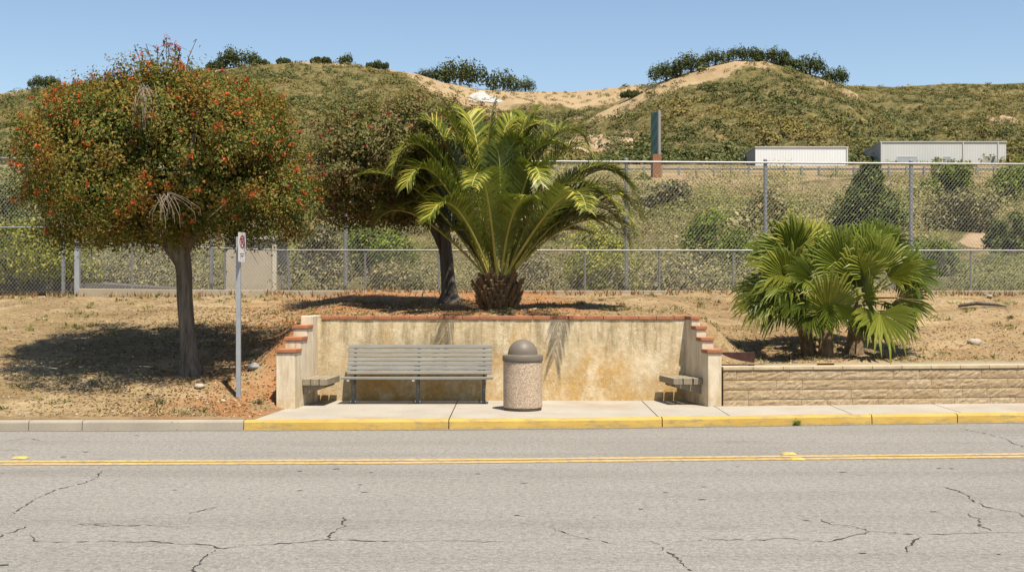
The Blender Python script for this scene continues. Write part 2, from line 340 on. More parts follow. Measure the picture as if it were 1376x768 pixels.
class MB:
    def __init__(s): s.v = []; s.f = []; s.mi = []
    def add(s, vs, fs, mi=0):
        b = len(s.v); s.v += [tuple(v) for v in vs]
        s.f += [tuple(b + i for i in f) for f in fs]; s.mi += [mi] * len(fs); return s
    def hexa(s, c, mi=0):   # 8 corners: bottom 4 ccw, top 4 ccw
        return s.add(c, [(3, 2, 1, 0), (4, 5, 6, 7), (0, 1, 5, 4), (1, 2, 6, 5), (2, 3, 7, 6), (3, 0, 4, 7)], mi)
    def box(s, x0, x1, y0, y1, z0, z1, mi=0):
        return s.hexa([(x0, y0, z0), (x1, y0, z0), (x1, y1, z0), (x0, y1, z0), (x0, y0, z1), (x1, y0, z1), (x1, y1, z1), (x0, y1, z1)], mi)
    def prism(s, quad, z0, z1, mi=0):
        return s.hexa([(x, y, z0) for x, y in quad] + [(x, y, z1) for x, y in quad], mi)
    def tube(s, pts, rad, seg=8, cap=True, wob=0, mi=0):
        pts = [Vector(p) for p in pts]; n = len(pts)
        if isinstance(rad, (int, float)): rad = [rad] * n
        t0 = (pts[1] - pts[0]).normalized()
        u = t0.orthogonal().normalized(); vs = []
        ph = [rnd.uniform(.9, 1.1) for _ in range(seg)]
        for i in range(n):
            t = (pts[min(i + 1, n - 1)] - pts[max(i - 1, 0)]).normalized()
            u = (u - t * u.dot(t)).normalized(); w = t.cross(u)
            for k in range(seg):
                a = 2 * math.pi * k / seg
                r = rad[i] * (1 + wob * ((ph[k] - 1) * 6 + rnd.uniform(-.4, .4)))
                vs.append(pts[i] + (u * math.cos(a) + w * math.sin(a)) * r)
        fs = []
        for i in range(n - 1):
            for k in range(seg):
                k2 = (k + 1) % seg
                fs.append((i * seg + k, i * seg + k2, (i + 1) * seg + k2, (i + 1) * seg + k))
        if cap: fs += [tuple(range(seg))[::-1], tuple((n - 1) * seg + k for k in range(seg))]
        return s.add(vs, fs, mi)
    def lathe(s, prof, c, seg=40, mi=0):
        vs = []; fs = []; n = len(prof)
        for r, z in prof:
            for k in range(seg):
                a = 2 * math.pi * k / seg; vs.append((c[0] + r * math.cos(a), c[1] + r * math.sin(a), z))
        for i in range(n - 1):
            for k in range(seg):
                k2 = (k + 1) % seg; fs.append((i * seg + k, i * seg + k2, (i + 1) * seg + k2, (i + 1) * seg + k))
        fs += [tuple(range(seg))[::-1], tuple((n - 1) * seg + k for k in range(seg))]
        return s.add(vs, fs, mi)
    def build(s, name, mats, parent=None, smooth=False, bevel=0, origin=None):
        o0 = origin_of(parent) if parent is not None else (Vector(origin) if origin is not None else Vector((0, 0, 0)))
        me = bpy.data.meshes.new(name)
        me.from_pydata([(x - o0.x, y - o0.y, z - o0.z) for x, y, z in s.v], [], s.f)
        if len(set(s.mi)) > 1: me.polygons.foreach_set('material_index', np.array(s.mi, dtype=np.int32))
        me.update()
        o = link_mesh(name, me, mats, parent, smooth)
        if parent is None: o.location = o0
        if bevel:
            b = o.modifiers.new('Bevel', 'BEVEL'); b.width = bevel; b.segments = 2; b.limit_method = 'ANGLE'; b.angle_limit = R(40)
        return o

def np_mesh(name, V, Fq, mats, parent=None, smooth=False, origin=None):
    """V (N,3), Fq (M,k) constant face size"""
    o0 = origin_of(parent) if parent is not None else (Vector(origin) if origin is not None else Vector((0, 0, 0)))
    me = bpy.data.meshes.new(name); k = Fq.shape[1]
    me.vertices.add(len(V)); me.vertices.foreach_set('co', (V - np.array(o0)[None]).astype(np.float32).ravel())
    me.loops.add(Fq.size); me.loops.foreach_set('vertex_index', Fq.astype(np.int32).ravel())
    me.polygons.add(len(Fq)); me.polygons.foreach_set('loop_start', np.arange(len(Fq), dtype=np.int32) * k)
    me.update(calc_edges=True); me.validate()
    o = link_mesh(name, me, mats, parent, smooth)
    if parent is None: o.location = o0
    return o

def unit(a): return a / np.maximum(np.linalg.norm(a, axis=1, keepdims=True), 1e-9)

def leaves(P, N, size, asp=.45, jit=.7, fold=.12):
    """a rhombic leaf at each point P, facing about N"""
    n = len(P)
    N = unit(N + npr.normal(0, jit, (n, 3)))
    t = unit(np.cross(N, npr.normal(0, 1, (n, 3)))); b = np.cross(N, t)
    s = (size * npr.uniform(.65, 1.35, n))[:, None]
    V = np.stack([P - t * s * .5, P + b * s * asp * .5 + N * s * fold, P + t * s * .5, P - b * s * asp * .5 + N * s * fold], 1).reshape(-1, 3)
    return V, np.arange(4 * n).reshape(n, 4)

def cat_mesh(parts):
    Vs = []; Fs = []; b = 0
    for V, Fq in parts: Vs.append(V); Fs.append(Fq + b); b += len(V)
    return np.concatenate(Vs), np.concatenate(Fs)

# value noise (numpy)
_perm = np.random.default_rng(3).random((256, 256))
def vn(x, y):
    xi = np.floor(x).astype(int); yi = np.floor(y).astype(int); fx = x - xi; fy = y - yi
    fx = fx * fx * (3 - 2 * fx); fy = fy * fy * (3 - 2 * fy)
    g = lambda a, b: _perm[a & 255, b & 255]
    return (g(xi, yi) * (1 - fx) + g(xi + 1, yi) * fx) * (1 - fy) + (g(xi, yi + 1) * (1 - fx) + g(xi + 1, yi + 1) * fx) * fy
def fbm(x, y, o=5, gain=.5):
    s = 0; a = 1; t = 0
    for i in range(o): s = s + a * vn(x + 17 * i, y + 31 * i); t += a; a *= gain; x = x * 2.03; y = y * 2.03
    return s / t - .5

def scatter_blob(center, rad, n, p=2.3, lo=.82, hi=1.04, lump=.16, flat=None):
    """points + outward normals in the outer shell of a lumpy super-ellipsoid"""
    d = unit(npr.normal(0, 1, (n, 3)))
    a = np.abs(d) / np.array(rad)[None]
    r = 1 / (a ** p).sum(1) ** (1 / p)
    ph = npr.uniform(0, 6, 6)
    l = 1 + lump * (np.sin(5 * d[:, 0] + 3 * d[:, 2] + ph[0]) * np.sin(4 * d[:, 1] + ph[1]) + .6 * np.sin(9 * d[:, 2] + 5 * d[:, 0] + ph[2]) * np.sin(8 * d[:, 1] - 6 * d[:, 0] + ph[3]))
    P = d * (r * l * npr.uniform(lo, hi, n))[:, None]
    N = unit(P / (np.array(rad)[None] ** 2))
    return P + np.array(center)[None], N

def clumps(C, N, per, spread, up=.5):
    """explode clump centres into leaf positions"""
    n = len(C); P = np.repeat(C, per, 0) + npr.normal(0, 1, (n * per, 3)) * spread
    NN = np.repeat(N, per, 0) + np.array([0, 0, up]) + unit(P - np.repeat(C, per, 0)) * .6
    return P, NN

# ------------------------------------------------------------------ world, sun, camera
sd = Vector((.20, -.385, 1.)).normalized()
w = bpy.data.worlds.new('World'); sc.world = w; w.use_nodes = True
nt = w.node_tree; bg = nt.nodes['Background']
sky = nt.nodes.new('ShaderNodeTexSky'); sky.sky_type = 'NISHITA'; sky.sun_disc = False
sky.sun_elevation = math.asin(sd.z); sky.sun_rotation = math.atan2(sd.x, sd.y)
sky.air_density = 1.0; sky.dust_density = .2; sky.ozone_density = .9; sky.altitude = 50
nt.links.new(sky.outputs[0], bg.inputs[0]); bg.inputs[1].default_value = .078
sun = bpy.data.lights.new('sun', 'SUN'); sun.energy = 5.0; sun.angle = R(.55); sun.color = (1, .93, .80)
so = bpy.data.objects.new('sun', sun); COL.objects.link(so); so.location = (5, -10, 30)
so.rotation_euler = sd.to_track_quat('Z', 'Y').to_euler()
cam = bpy.data.cameras.new('camera'); co_ = bpy.data.objects.new('camera', cam); COL.objects.link(co_)
co_.location = (0, 0, EYE); co_.rotation_euler = (R(90), 0, 0)
cam.sensor_width = 36; cam.lens = 36 * F / 1376; cam.clip_end = 6000; cam.clip_start = .1
sc.camera = co_
sc.view_settings.view_transform = 'Standard'; sc.view_settings.look = 'None'
sc.view_settings.exposure = .84; sc.view_settings.gamma = 1
sc.render.engine = 'CYCLES'; sc.cycles.max_bounces = 6; sc.cycles.diffuse_bounces = 2; sc.cycles.transmission_bounces = 3

# ------------------------------------------------------------------ road plan
def table(pts):
    xs = np.array([p[0] for p in pts]); ys = np.array([p[1] for p in pts])
    gx = np.linspace(xs[0], xs[-1], 1201); gy = np.interp(gx, xs, ys)
    k = np.ones(21) / 21; gp = np.pad(gy, 10, mode='reflect', reflect_type='odd'); gy = np.convolve(gp, k, 'valid')
    return lambda x: np.interp(x, gx, gy)
KERB = table([(-60, 17.6), (-7.43, 18.36), (-3.92, 18.44), (-2.04, 18.47), (-.41, 18.57), (2.35, 18.81), (4.97, 19.18), (7.88, 19.48), (60, 25.0)])
LINE = table([(-60, 14.2), (-6.07, 15.01), (-1.67, 15.13), (0, 15.21), (1.7, 15.36), (6.35, 15.69), (60, 20.4)])
BLOCK = lambda x: 20.52 + (np.asarray(x) - 3.4) * .108     # front of the block wall
KH = .14

def strip_mesh(mb, xs, fa, fb, z, mi=0):
    vs = []; fs = []
    for x in xs: vs += [(x, float(fa(x)), z), (x, float(fb(x)), z)]
    for i in range(len(xs) - 1): fs.append((2 * i, 2 * i + 2, 2 * i + 3, 2 * i + 1))
    mb.add(vs, fs, mi)
XS = list(np.linspace(-60, 60, 161))
# base sheet
b = MB(); b.box(-900, 900, -600, 30, -3, -.3); tag(b.build('ground', 'under'), kind='structure')
mb = MB(); strip_mesh(mb, XS, lambda x: -40, lambda x: KERB(x) + .05, 0.)
# cracks: ragged narrow strips lying on the asphalt, traced on the ground
def g0(px, py): Y = EYE * F / (py - 384); return ((px - 688) * Y / F, Y)
crk = [[(152, 628), (135, 634), (122, 648), (92, 657), (65, 668), (40, 680), (14, 691), (10, 697)],
       [(38, 704), (25, 711), (4, 720), (-20, 728)], [(38, 716), (45, 727), (90, 730), (118, 729), (160, 728), (200, 728), (232, 731), (275, 733), (293, 738), (330, 735), (385, 729), (440, 724), (500, 727), (560, 727), (610, 726), (660, 727), (700, 726)],
       [(293, 738), (278, 750), (262, 768), (250, 780)], [(440, 724), (448, 712), (462, 706), (460, 694)],
       [(733, 708), (760, 718), (790, 725), (828, 731)], [(848, 727), (875, 727), (893, 733), (900, 745), (915, 762), (925, 790)],
       [(900, 729), (960, 725), (1000, 726), (1050, 724), (1110, 727), (1140, 721), (1170, 714), (1220, 718), (1260, 719), (1300, 718), (1345, 716), (1376, 716), (1420, 715)],
       [(1098, 697), (1115, 704), (1140, 707), (1170, 714)], [(1264, 653), (1290, 664), (1305, 673), (1320, 680), (1340, 686), (1360, 688), (1390, 697)],
       [(1306, 690), (1316, 698), (1325, 708), (1342, 716)], [(1240, 721), (1226, 732), (1222, 742)], [(1290, 575), (1320, 582), (1350, 590), (1385, 603)],
       [(0, 592), (40, 589), (55, 592)], [(150, 704), (105, 704), (180, 706), (260, 708)], [(255, 690), (280, 684), (300, 680)]]
for pl in crk:
    P = []
    for i in range(len(pl) - 1):
        a = Vector(g0(*pl[i])); c = Vector(g0(*pl[i + 1])); k = max(2, int((c - a).length / .05))
        for j in range(k): P.append(a.lerp(c, j / k))
    P.append(Vector(g0(*pl[-1])))
    n = len(P); off = np.cumsum(npr.normal(0, .014, n)); off -= np.linspace(0, off[-1], n)
    vs = []; fs = []
    for i, p in enumerate(P):
        t = (P[min(i + 1, n - 1)] - P[max(i - 1, 0)]).normalized(); q = Vector((-t.y, t.x))
        wd = (.0025 + .011 * rnd.random() ** 2.6) * min(1, .2 + 6 * min(i, n - 1 - i) / n)
        c = p + q * (off[i] + rnd.uniform(-.016, .016))
        vs += [(*(c + q * wd), .004), (*(c - q * wd), .004)]
    for i in range(n - 1):
        if rnd.random() < .93: fs.append((2 * i, 2 * i + 1, 2 * i + 3, 2 * i + 2))
    mb.add(vs, fs, 1)
for _ in range(45):   # chips and pits
    x, y = rnd.uniform(-6, 6), rnd.uniform(9.2, 18); L = rnd.uniform(.012, .05); wd = L * rnd.uniform(.25, .6)
    mb.add([(x - L, y, .004), (x - L * .3, y - wd, .004), (x + L, y - wd * .3, .004), (x + L * .5, y + wd, .004), (x - L * .4, y + wd * .7, .004)], [(0, 1, 2, 3, 4)], 1)
gx = np.linspace(-40, 40, 900); gw = .05 + .10 * np.clip(fbm(gx * 1.7, gx * 0, 4) + .35, 0, 1)
vs = []
for x, d in zip(gx, gw): vs += [(x, float(KERB(x)) - d, .004), (x, float(KERB(x)) + .02, .004)]
mb.add(vs, [(2 * i, 2 * i + 2, 2 * i + 3, 2 * i + 1) for i in range(len(gx) - 1)], 2)
tag(mb.build('road', ['asphalt', 'crack', 'gutter']), kind='structure')
mb = MB()
for a, c in ((-.20, -.035), (.035, .19)): strip_mesh(mb, XS, lambda x, a=a: LINE(x) + a, lambda x, c=c: LINE(x) + c, .005)
tag(mb.build('road_marking', 'line'), kind='structure')
for k, (px, py) in enumerate([(1060, 610), (1071, 617), (27, 615.5)]):
    x, y = g0(px, py); o = empty('road_reflector', (x, y, .005), ['raised yellow marker on the far yellow line, right of the bin', 'raised yellow marker on the near yellow line, right of the bin', 'raised yellow marker by the yellow lines at far left'][k], 'road marker', 'yellow road markers')
    m = MB(); m.hexa([(x - .09, y - .07, .005), (x + .09, y - .07, .005), (x + .09, y + .07, .005), (x - .09, y + .07, .005), (x - .06, y - .04, .024), (x + .06, y - .04, .024), (x + .06, y + .04, .024), (x - .06, y + .04, .024)])
    m.build('marker_body', 'reflector', o)

# kerb
def kerb_seg(x0, x1):
    mb = MB(); xs = np.linspace(x0, x1, max(3, int((x1 - x0) / .5) + 1)); prof = [(0, -.05), (.018, KH - .03), (.03, KH - .008), (.055, KH), (.17, KH + .002), (.17, -.05)]
    vs = []; fs = []; m = len(prof)
    for x in xs:
        for d, z in prof: vs.append((x, float(KERB(x)) + d, z))
    for i in range(len(xs) - 1):
        for k in range(m - 1): fs.append((i * m + k, (i + 1) * m + k, (i + 1) * m + k + 1, i * m + k + 1))
    fs += [tuple(range(m))[::-1], tuple((len(xs) - 1) * m + k for k in range(m))]
    mb.add(vs, fs); return mb
def xk(px):
    x = 0.
    for _ in range(30): x = (px - 688) / F * float(KERB(x))
    return x
jl = [-60, xk(38), xk(110), xk(327)]; jy = [xk(p) for p in (327, 603, 890, 1172, 1287)] + [13., 17., 60.]
tot = MB()
for a, c in zip(jl[:-1], jl[1:]): k = kerb_seg(a + .006, c - .006); tot.add(k.v, k.f)
tag(tot.build('kerb', 'kerbgrey', smooth=False), kind='structure')
tot = MB()
for a, c in zip(jy[:-1], jy[1:]): k = kerb_seg(a + .008, c - .008); tot.add(k.v, k.f)
tag(tot.build('yellow_kerb', 'kerbyellow'), kind='structure')
# sidewalk slabs (joints are real gaps); niche floor and the strip in front of the block wall
mb = MB(); xa = xk(327) + .12
def slab(q0, q1, y0f, y1f):   # q = x at the kerb and x at the back for the two ends
    n = 8; vs = []; fs = []
    for i in range(n + 1):
        t = i / n; xf = q0[0] + (q1[0] - q0[0]) * t; xb = q0[1] + (q1[1] - q0[1]) * t
        vs += [(xf, float(KERB(xf)) + .172, KH), (xb, float(y1f(xb)), KH + .012)]
    for i in range(n): fs.append((2 * i, 2 * i + 2, 2 * i + 3, 2 * i + 1))
    mb.add(vs, fs)
g_ = .007
ed = [(xa - .3, -3.9), (xk(603) - g_, -.93), (xk(603) + g_, -.93 + 2 * g_), (xk(890) - .05, 2.2), (xk(890) - .05 + 2 * g_, 2.2 + 2 * g_)]
backn = lambda x: 21.56
slab(ed[0], ed[1], None, lambda x: np.interp(x, [-3.9, -3.62, -3.3, 9], [20.0, 20.0, 21.56, 21.56])); slab(ed[2], ed[3], None, backn); slab(ed[4], (3.28, 3.28), None, lambda x: np.interp(x, [0, 3.0, 3.28], [21.56, 21.56, 20.3]))
pr = 3.28 + 2 * g_
for xn in (5.2, 6.95, 8.8, 11, 14, 20, 40):
    slab((pr, pr), (xn, xn), None, lambda x: BLOCK(x) + .05); pr = xn + 2 * g_
tag(mb.build('sidewalk', 'concrete'), kind='structure')

# ------------------------------------------------------------------ dirt bank
LP = [(18.0, .14), (18.6, .146), (19.4, .18), (20.2, .36), (21.4, .66), (23.5, 1.13), (25.5, 1.48), (28.5, 1.78), (31.6, 1.86)]
CP = [(18, 1.4), (21.6, 1.50), (24, 1.64), (27, 1.76), (30, 1.93), (31.6, 1.96)]
RP = [(18, .80), (21.2, .815), (22.3, .89), (24.5, 1.25), (27, 1.62), (29.5, 1.90), (31.6, 1.96)]
ip = lambda P, y: np.interp(y, [p[0] for p in P], [p[1] for p in P])
def ground_z(x, y, noise=True):
    x = np.asarray(x, float); y = np.asarray(y, float)
    sm = lambda t: np.clip(t, 0, 1) ** 2 * (3 - 2 * np.clip(t, 0, 1))
    sft = np.where(x < 0, (KERB(np.clip(x, -60, 0)) - 18.44), 0)
    L = ip(LP, y - np.minimum(0, sft)); C = ip(CP, y); Rr = ip(RP, y)
    tl = sm((-x - 3.4) / 1.3); tr = sm((x - 3.1) / 1.2)
    cl = (1 - tl) * np.where(x < 0, sm((y - 20.7) / .95), 1); cr = (1 - tr) * np.where(x > 0, sm((y - 21.0) / .65), 1)
    z = np.where(x < 0, C * cl + L * (1 - cl), C * cr + Rr * (1 - cr))
    e0 = np.interp(y, [18.6, 20.1, 22], [-3.8, -3.6, -3.42]); f = np.clip((e0 + .02 - x) / .7, 0, 1); f = np.where(x < 0, np.maximum(f, np.clip((y - 20.15) / .4, 0, 1)), 1)
    z = np.where((x < 0) & (y < 20.6), .146 * (1 - f) + z * f, z)
    if noise:
        k = f * np.clip((y - 19.0) / 1.2, 0, 1) * np.clip((31.4 - y) / 1.0, 0, 1) * np.where(x > 3.2, np.clip((y - BLOCK(np.maximum(x, 3.4)) - .26) / .5, 0.05, 1), 1)
        z = z + (fbm(x * .9, y * .9, 4) * .19 + fbm(x * 5, y * 5, 3) * .055) * k
    return z
def patch(mb, xf, y0f, y1f, nx, ny):
    """xf(s, y) column x; rows from y0f to y1f"""
    b0 = len(mb[0]); V = []
    for j in range(ny + 1):
        t = j / ny
        for i in range(nx + 1):
            x, y = xf(i / nx, t)
            V.append((x, y))
    V = np.array(V); z = ground_z(V[:, 0], V[:, 1])
    n0 = sum(len(v) for v in mb[0])
    mb[0].append(np.column_stack([V, z]))
    idx = np.arange((nx + 1) * (ny + 1)).reshape(ny + 1, nx + 1) + n0
    mb[1].append(np.stack([idx[:-1, :-1], idx[:-1, 1:], idx[1:, 1:], idx[1:, :-1]], -1).reshape(-1, 4))
bank = ([], [])
xle = lambda y: np.interp(y, [18.6, 20.1, 21.5, 22], [xk(327) + .12, -3.6, -3.42, -3.42])
def left_xy(s, t):
    s2 = 1 - (1 - s) ** 1.9
    xa = -60; 
    y_at = lambda x: float(KERB(x)) + .165
    x0 = xa + (xle(18.6) - xa) * s2; y = y_at(x0) + (21.62 - y_at(x0)) * t
    x = xa + (float(xle(y)) - xa) * s2
    return x, y
def right_xy(s, t):
    x0 = 3.2 + (60 - 3.2) * s ** 1.9; y0 = float(BLOCK(max(x0, 3.4))) + (.262 if x0 > 3.42 else .12)
    return x0, y0 + (max(21.62, y0 + .3) - y0) * t
def back_xy(s, t):
    s3 = (s - .5) * 2; x = 60 * np.sign(s3) * (abs(s3) ** 1.7)
    y0 = 21.62 if x < 3.2 else max(21.62, float(BLOCK(max(x, 3.4))) + .42)
    return x, y0 + (31.6 - y0) * t ** 1.15
patch(bank, left_xy, None, None, 150, 30); patch(bank, right_xy, None, None, 130, 10); patch(bank, back_xy, None, None, 260, 80)
o = np_mesh('dirt_bank', np.concatenate(bank[0]), np.concatenate(bank[1]), 'dirt', smooth=True); tag(o, kind='structure')

# ------------------------------------------------------------------ hills: one height field in world space
def lerpf(pts): xs = [p[0] for p in pts]; ys = [p[1] for p in pts]; return lambda x: np.interp(x, xs, ys)
skyA = lerpf([(-600, 140), (0, 126), (40, 119), (80, 114), (130, 109), (250, 97), (340, 87), (400, 83), (460, 85), (520, 93), (560, 99), (600, 112), (650, 140), (720, 175), (800, 207), (1000, 235), (2200, 240)])
skyB = lerpf([(-900, 140), (400, 118), (560, 106), (600, 111), (640, 119), (700, 123), (760, 123), (800, 121), (850, 114), (900, 113), (1150, 115), (1200, 117), (1280, 112), (1340, 113), (1376, 111), (2000, 104)])
skyC = lerpf([(400, 245), (600, 226), (700, 206), (760, 178), (800, 154), (850, 129), (880, 112), (920, 98), (960, 87), (990, 80), (1030, 81), (1060, 89), (1080, 96), (1110, 106), (1150, 125), (1200, 158), (1300, 212), (1400, 232), (2200, 245)])
SH = [(skyA, 600.), (skyB, 840.), (skyC, 540.)]
EB = lerpf([(31, -8.), (36, -6.), (44, 8.), (60, 62), (80, 108), (100, 138), (116, 148.5), (150, 134), (200, 147), (300, 163), (6000, 163)])
def hill_z(u, Y, full=False):
    u = np.asarray(u, float); Y = np.asarray(Y, float); px = 688 + F * u; X = u * Y
    best = EB(Y); s_best = np.zeros_like(best); dsk = np.full_like(best, 999.); who = np.full(best.shape, -1)
    for k, (sk, yr) in enumerate(SH):
        er = 384 - sk(px); t = np.clip((Y - 300) / (yr - 300), 0, 1)
        s = t ** .95
        e = 163 + (er - 163) * s
        over = np.maximum(0, Y - yr); zr = yr * e / F - over * .35; e = np.where(over > 0, zr * F / Y, e)
        m = (e > best) & (Y > 300); best = np.where(m, e, best); s_best = np.where(m, t, s_best)
        dsk = np.where(m, er - e, dsk); who = np.where(m, k, who)
    z = EYE + best * Y / F
    hillk = np.clip((Y - 300) / 60, 0, 1) * (1 - s_best ** 5)
    gully = -np.abs(fbm(X * .022 + Y * .010, Y * .008, 4)) * 26 + fbm(X * .05, Y * .05, 4) * 7
    low = np.clip((Y - 40) / 20, 0, 1) * np.clip((112 - Y) / 10, 0, 1)
    z = z + hillk * (gully + 2.5) + low * (fbm(X * .12, Y * .12, 4) * 2.0)
    if full: return z, dsk, who, s_best, px
    return z
Ys = np.concatenate([np.linspace(31.55, 120, 70), np.geomspace(122, 300, 40)[:-1], np.linspace(300, 620, 170), np.linspace(625, 1100, 90)])
us = np.linspace(-.74, .74, 560)
U, YY = np.meshgrid(us, Ys)
Z, DSK, WHO, SB, PX = hill_z(U, YY, True)
V = np.column_stack([(U * YY).ravel(), YY.ravel(), Z.ravel()])
idx = np.arange(U.size).reshape(U.shape)
Fq = np.stack([idx[:-1, :-1], idx[:-1, 1:], idx[1:, 1:], idx[1:, :-1]], -1).reshape(-1, 4)
hills = np_mesh('hills', V, Fq, 'hill', smooth=True); tag(hills, kind='structure')
gC = np.clip((19 - DSK) / 14, 0, 1) * (WHO == 2) * np.clip((1045 - PX) / 20, 0, 1) * np.clip((PX - 770) / 60, 0, 1) + .55 * (WHO == 2) * np.clip((PX - 1090) / 10, 0, 1) * np.clip((1170 - PX) / 20, 0, 1) * np.clip((14 - DSK) / 8, 0, 1)
gB = np.clip((29 - DSK) / 18, 0, 1) * (WHO == 1) * np.clip((890 - PX) / 30, 0, 1)
gA = np.clip((9 - DSK) / 8, 0, 1) * (WHO == 0) * .55 + np.clip((PX - 545) / 30, 0, 1) * np.clip((30 - DSK) / 15, 0, 1) * (WHO == 0)
gE = .55 * ((YY > 92) & (YY < 300)) + .25 * (YY <= 92)
gr = np.clip(gC + gB + gA + gE * (WHO < 0), 0, 1)
PYY = 384 - (Z - EYE) * F / YY
blob = lambda x, y, rx, ry: np.exp(-((PX - x) / rx) ** 2 - ((PYY - y) / ry) ** 2)
br = blob(795, 195, 38, 18) + .9 * blob(848, 188, 16, 14) + .8 * blob(770, 160, 20, 5) + .9 * blob(1318, 322, 32, 14) + .6 * blob(1262, 205, 40, 10) + .8 * blob(1345, 160, 30, 8) + .6 * blob(930, 255, 40, 6) + .7 * blob(545, 300, 12, 18) + .45 * blob(20, 190, 30, 14)
for nm, arr in (('grass', gr), ('bare', np.clip(br, 0, 1))):
    a = hills.data.attributes.new(nm, 'FLOAT', 'POINT'); a.data.foreach_set('value', arr.astype(np.float32).ravel())

# chaparral on the slopes: uncountable, one object
def shrub_field(name, n, ylo, yhi, ulo, uhi, mat, quads, rad, leaf, keep, label, power=1., jit=.45):
    Y = ylo + (yhi - ylo) * npr.random(n) ** power; u = npr.uniform(ulo, uhi, n)
    z, dsk, who, sb, px = hill_z(u, Y, True); py = 384 - (z - EYE) * F / Y
    m = keep(u, Y, z, dsk, who, px, py); u, Y, z = u[m], Y[m], z[m]; n = len(u)
    C = np.column_stack([u * Y, Y, z]); r = rad * npr.uniform(.5, 1.5, n) * (1 + .6 * (npr.random(n) < .12))
    d = npr.normal(0, 1, (n, quads, 3)); d /= np.linalg.norm(d, axis=2, keepdims=True); d[:, :, 2] = np.abs(d[:, :, 2])
    q = npr.uniform(.55, 1.0, (n, quads, 1))
    P = (C[:, None] + d * q * r[:, None, None] * np.array([1.15, 1.15, 1.0])).reshape(-1, 3)
    V, Fq = leaves(P, d.reshape(-1, 3) + np.array([0, -.1, .45]), np.repeat(leaf * r, quads), .62, jit, .1)
    o = np_mesh(name, V, Fq, mat); tag(o, label, 'shrubs', kind='stuff'); return o
dens = lambda u, Y, f=.03: fbm(u * Y * f, Y * f * .8, 4)
def keep_hill(u, Y, z, dsk, who, px, py):
    g = ((who == 2) & (dsk < 20) & (px < 1050) & (px > 780)) | ((who == 1) & (dsk < 28) & (px < 860)) | ((who == 0) & (px > 545) & (dsk < 24))
    bare = (np.exp(-((px - 795) / 34) ** 2 - ((py - 195) / 16) ** 2) > .45)
    th = np.where(who == 0, -.05, -.15)
    ok = (dens(u, Y) > th) | (npr.random(len(u)) < np.where(who == 0, .5, .65))
    return ok & (~g | (npr.random(len(u)) < .22)) & ~bare & (dsk > 2)
shrub_field('hillside_scrub', 36000, 300, 840, -.5, .5, 'chap', 32, 1.3, .42, keep_hill, 'olive green scrub covering the hillsides', 1.15)
def keep_dark(u, Y, z, dsk, who, px, py):
    band = ((px > 640) & (px < 880) & (py > 150) & (py < 200)) | ((dens(u, Y, .014) > .07) & (npr.random(len(u)) < .5))
    return band & (dsk > 6) & ~((who == 1) & (dsk < 30) & (px < 860)) & ~((who == 2) & (dsk < 24) & (px < 1050))
shrub_field('dark_hillside_brush', 4200, 320, 830, -.5, .5, 'thicket', 60, 1.9, .30, keep_dark, 'darker green thickets in the folds of the hills')
BUSHES = [(30, 170, 33.6), (92, 80, 34.2), (505, 110, 46), (805, 110, 35), (800, 130, 44), (960, 115, 48), (1168, 100, 62), (1275, 75, 90), (1248, 90, 46), (1295, 100, 60)]
def keep_emb(u, Y, z, dsk, who, px, py):
    bare = np.exp(-((px - 1318) / 32) ** 2 - ((py - 322) / 16) ** 2) > .4
    top = (Y > 97) & (npr.random(len(u)) < .72)
    for bx, bw_, by in BUSHES: bare = bare | ((np.abs(px - bx) < bw_ * .46) & (Y > by - 13) & (Y < by + 1))
    bare = bare | ((px > 280) & (px < 405) & (Y < 40)) | ((px < 110) & (Y < 37)) | ((np.abs(px - 882) < 24) & (Y > 94))
    return ((dens(u, Y, .11) > -.10) | (npr.random(len(u)) < .35)) & ~bare & ~top
shrub_field('far_bank_brush', 2100, 62, 114, -.5, .5, 'brush', 240, .95, .11, keep_emb, 'dry grey green brush on the upper bank below the guardrail', 1.1, .25)
shrub_field('bank_brush', 560, 33., 66, -.5, .5, 'brush', 640, .80, .075, keep_emb, 'dry grey green brush on the bank behind the fence', 1.1, .25)

# white rock scar on the hill
def hill_pt(px, py, sheet_y0, sheet_y1):
    ys = np.linspace(sheet_y0, sheet_y1, 600); u = (px - 688) / F
    z = hill_z(np.full(600, u), ys); p = 384 - (z - EYE) * F / ys
    k = int(np.argmax(p <= py)) if (p <= py).any() else 599
    return Vector((u * ys[k], ys[k], z[k]))
outl = [(627, 135), (634, 127), (645, 122), (653, 124), (664, 130), (677, 137), (668, 140), (652, 138), (640, 137)]
cpx = (sum(p[0] for p in outl) / len(outl), sum(p[1] for p in outl) / len(outl)); n = len(outl); mb = MB(); vs = []
for q in (1., .999, .66, .33):
    for x, y in outl: vs.append(hill_pt(cpx[0] + (x - cpx[0]) * q, cpx[1] + (y - cpx[1]) * q, 310, 838) + Vector((0, 0, -1.5 if q == 1. else .35 + rnd.uniform(-.25, .3))))
vs.append(hill_pt(*cpx, 310, 838) + Vector((0, 0, .5))); c = vs[-1]
fs = [(r_ * n + k, r_ * n + (k + 1) % n, (r_ + 1) * n + (k + 1) % n, (r_ + 1) * n + k) for r_ in range(3) for k in range(n)] + [(3 * n + k, 3 * n + (k + 1) % n, 4 * n) for k in range(n)]
mb.add(vs, fs)
tag(mb.build('rock_outcrop', 'whiterock', origin=c), 'white bare rock patch on the tan grass saddle of the hill', 'rock')

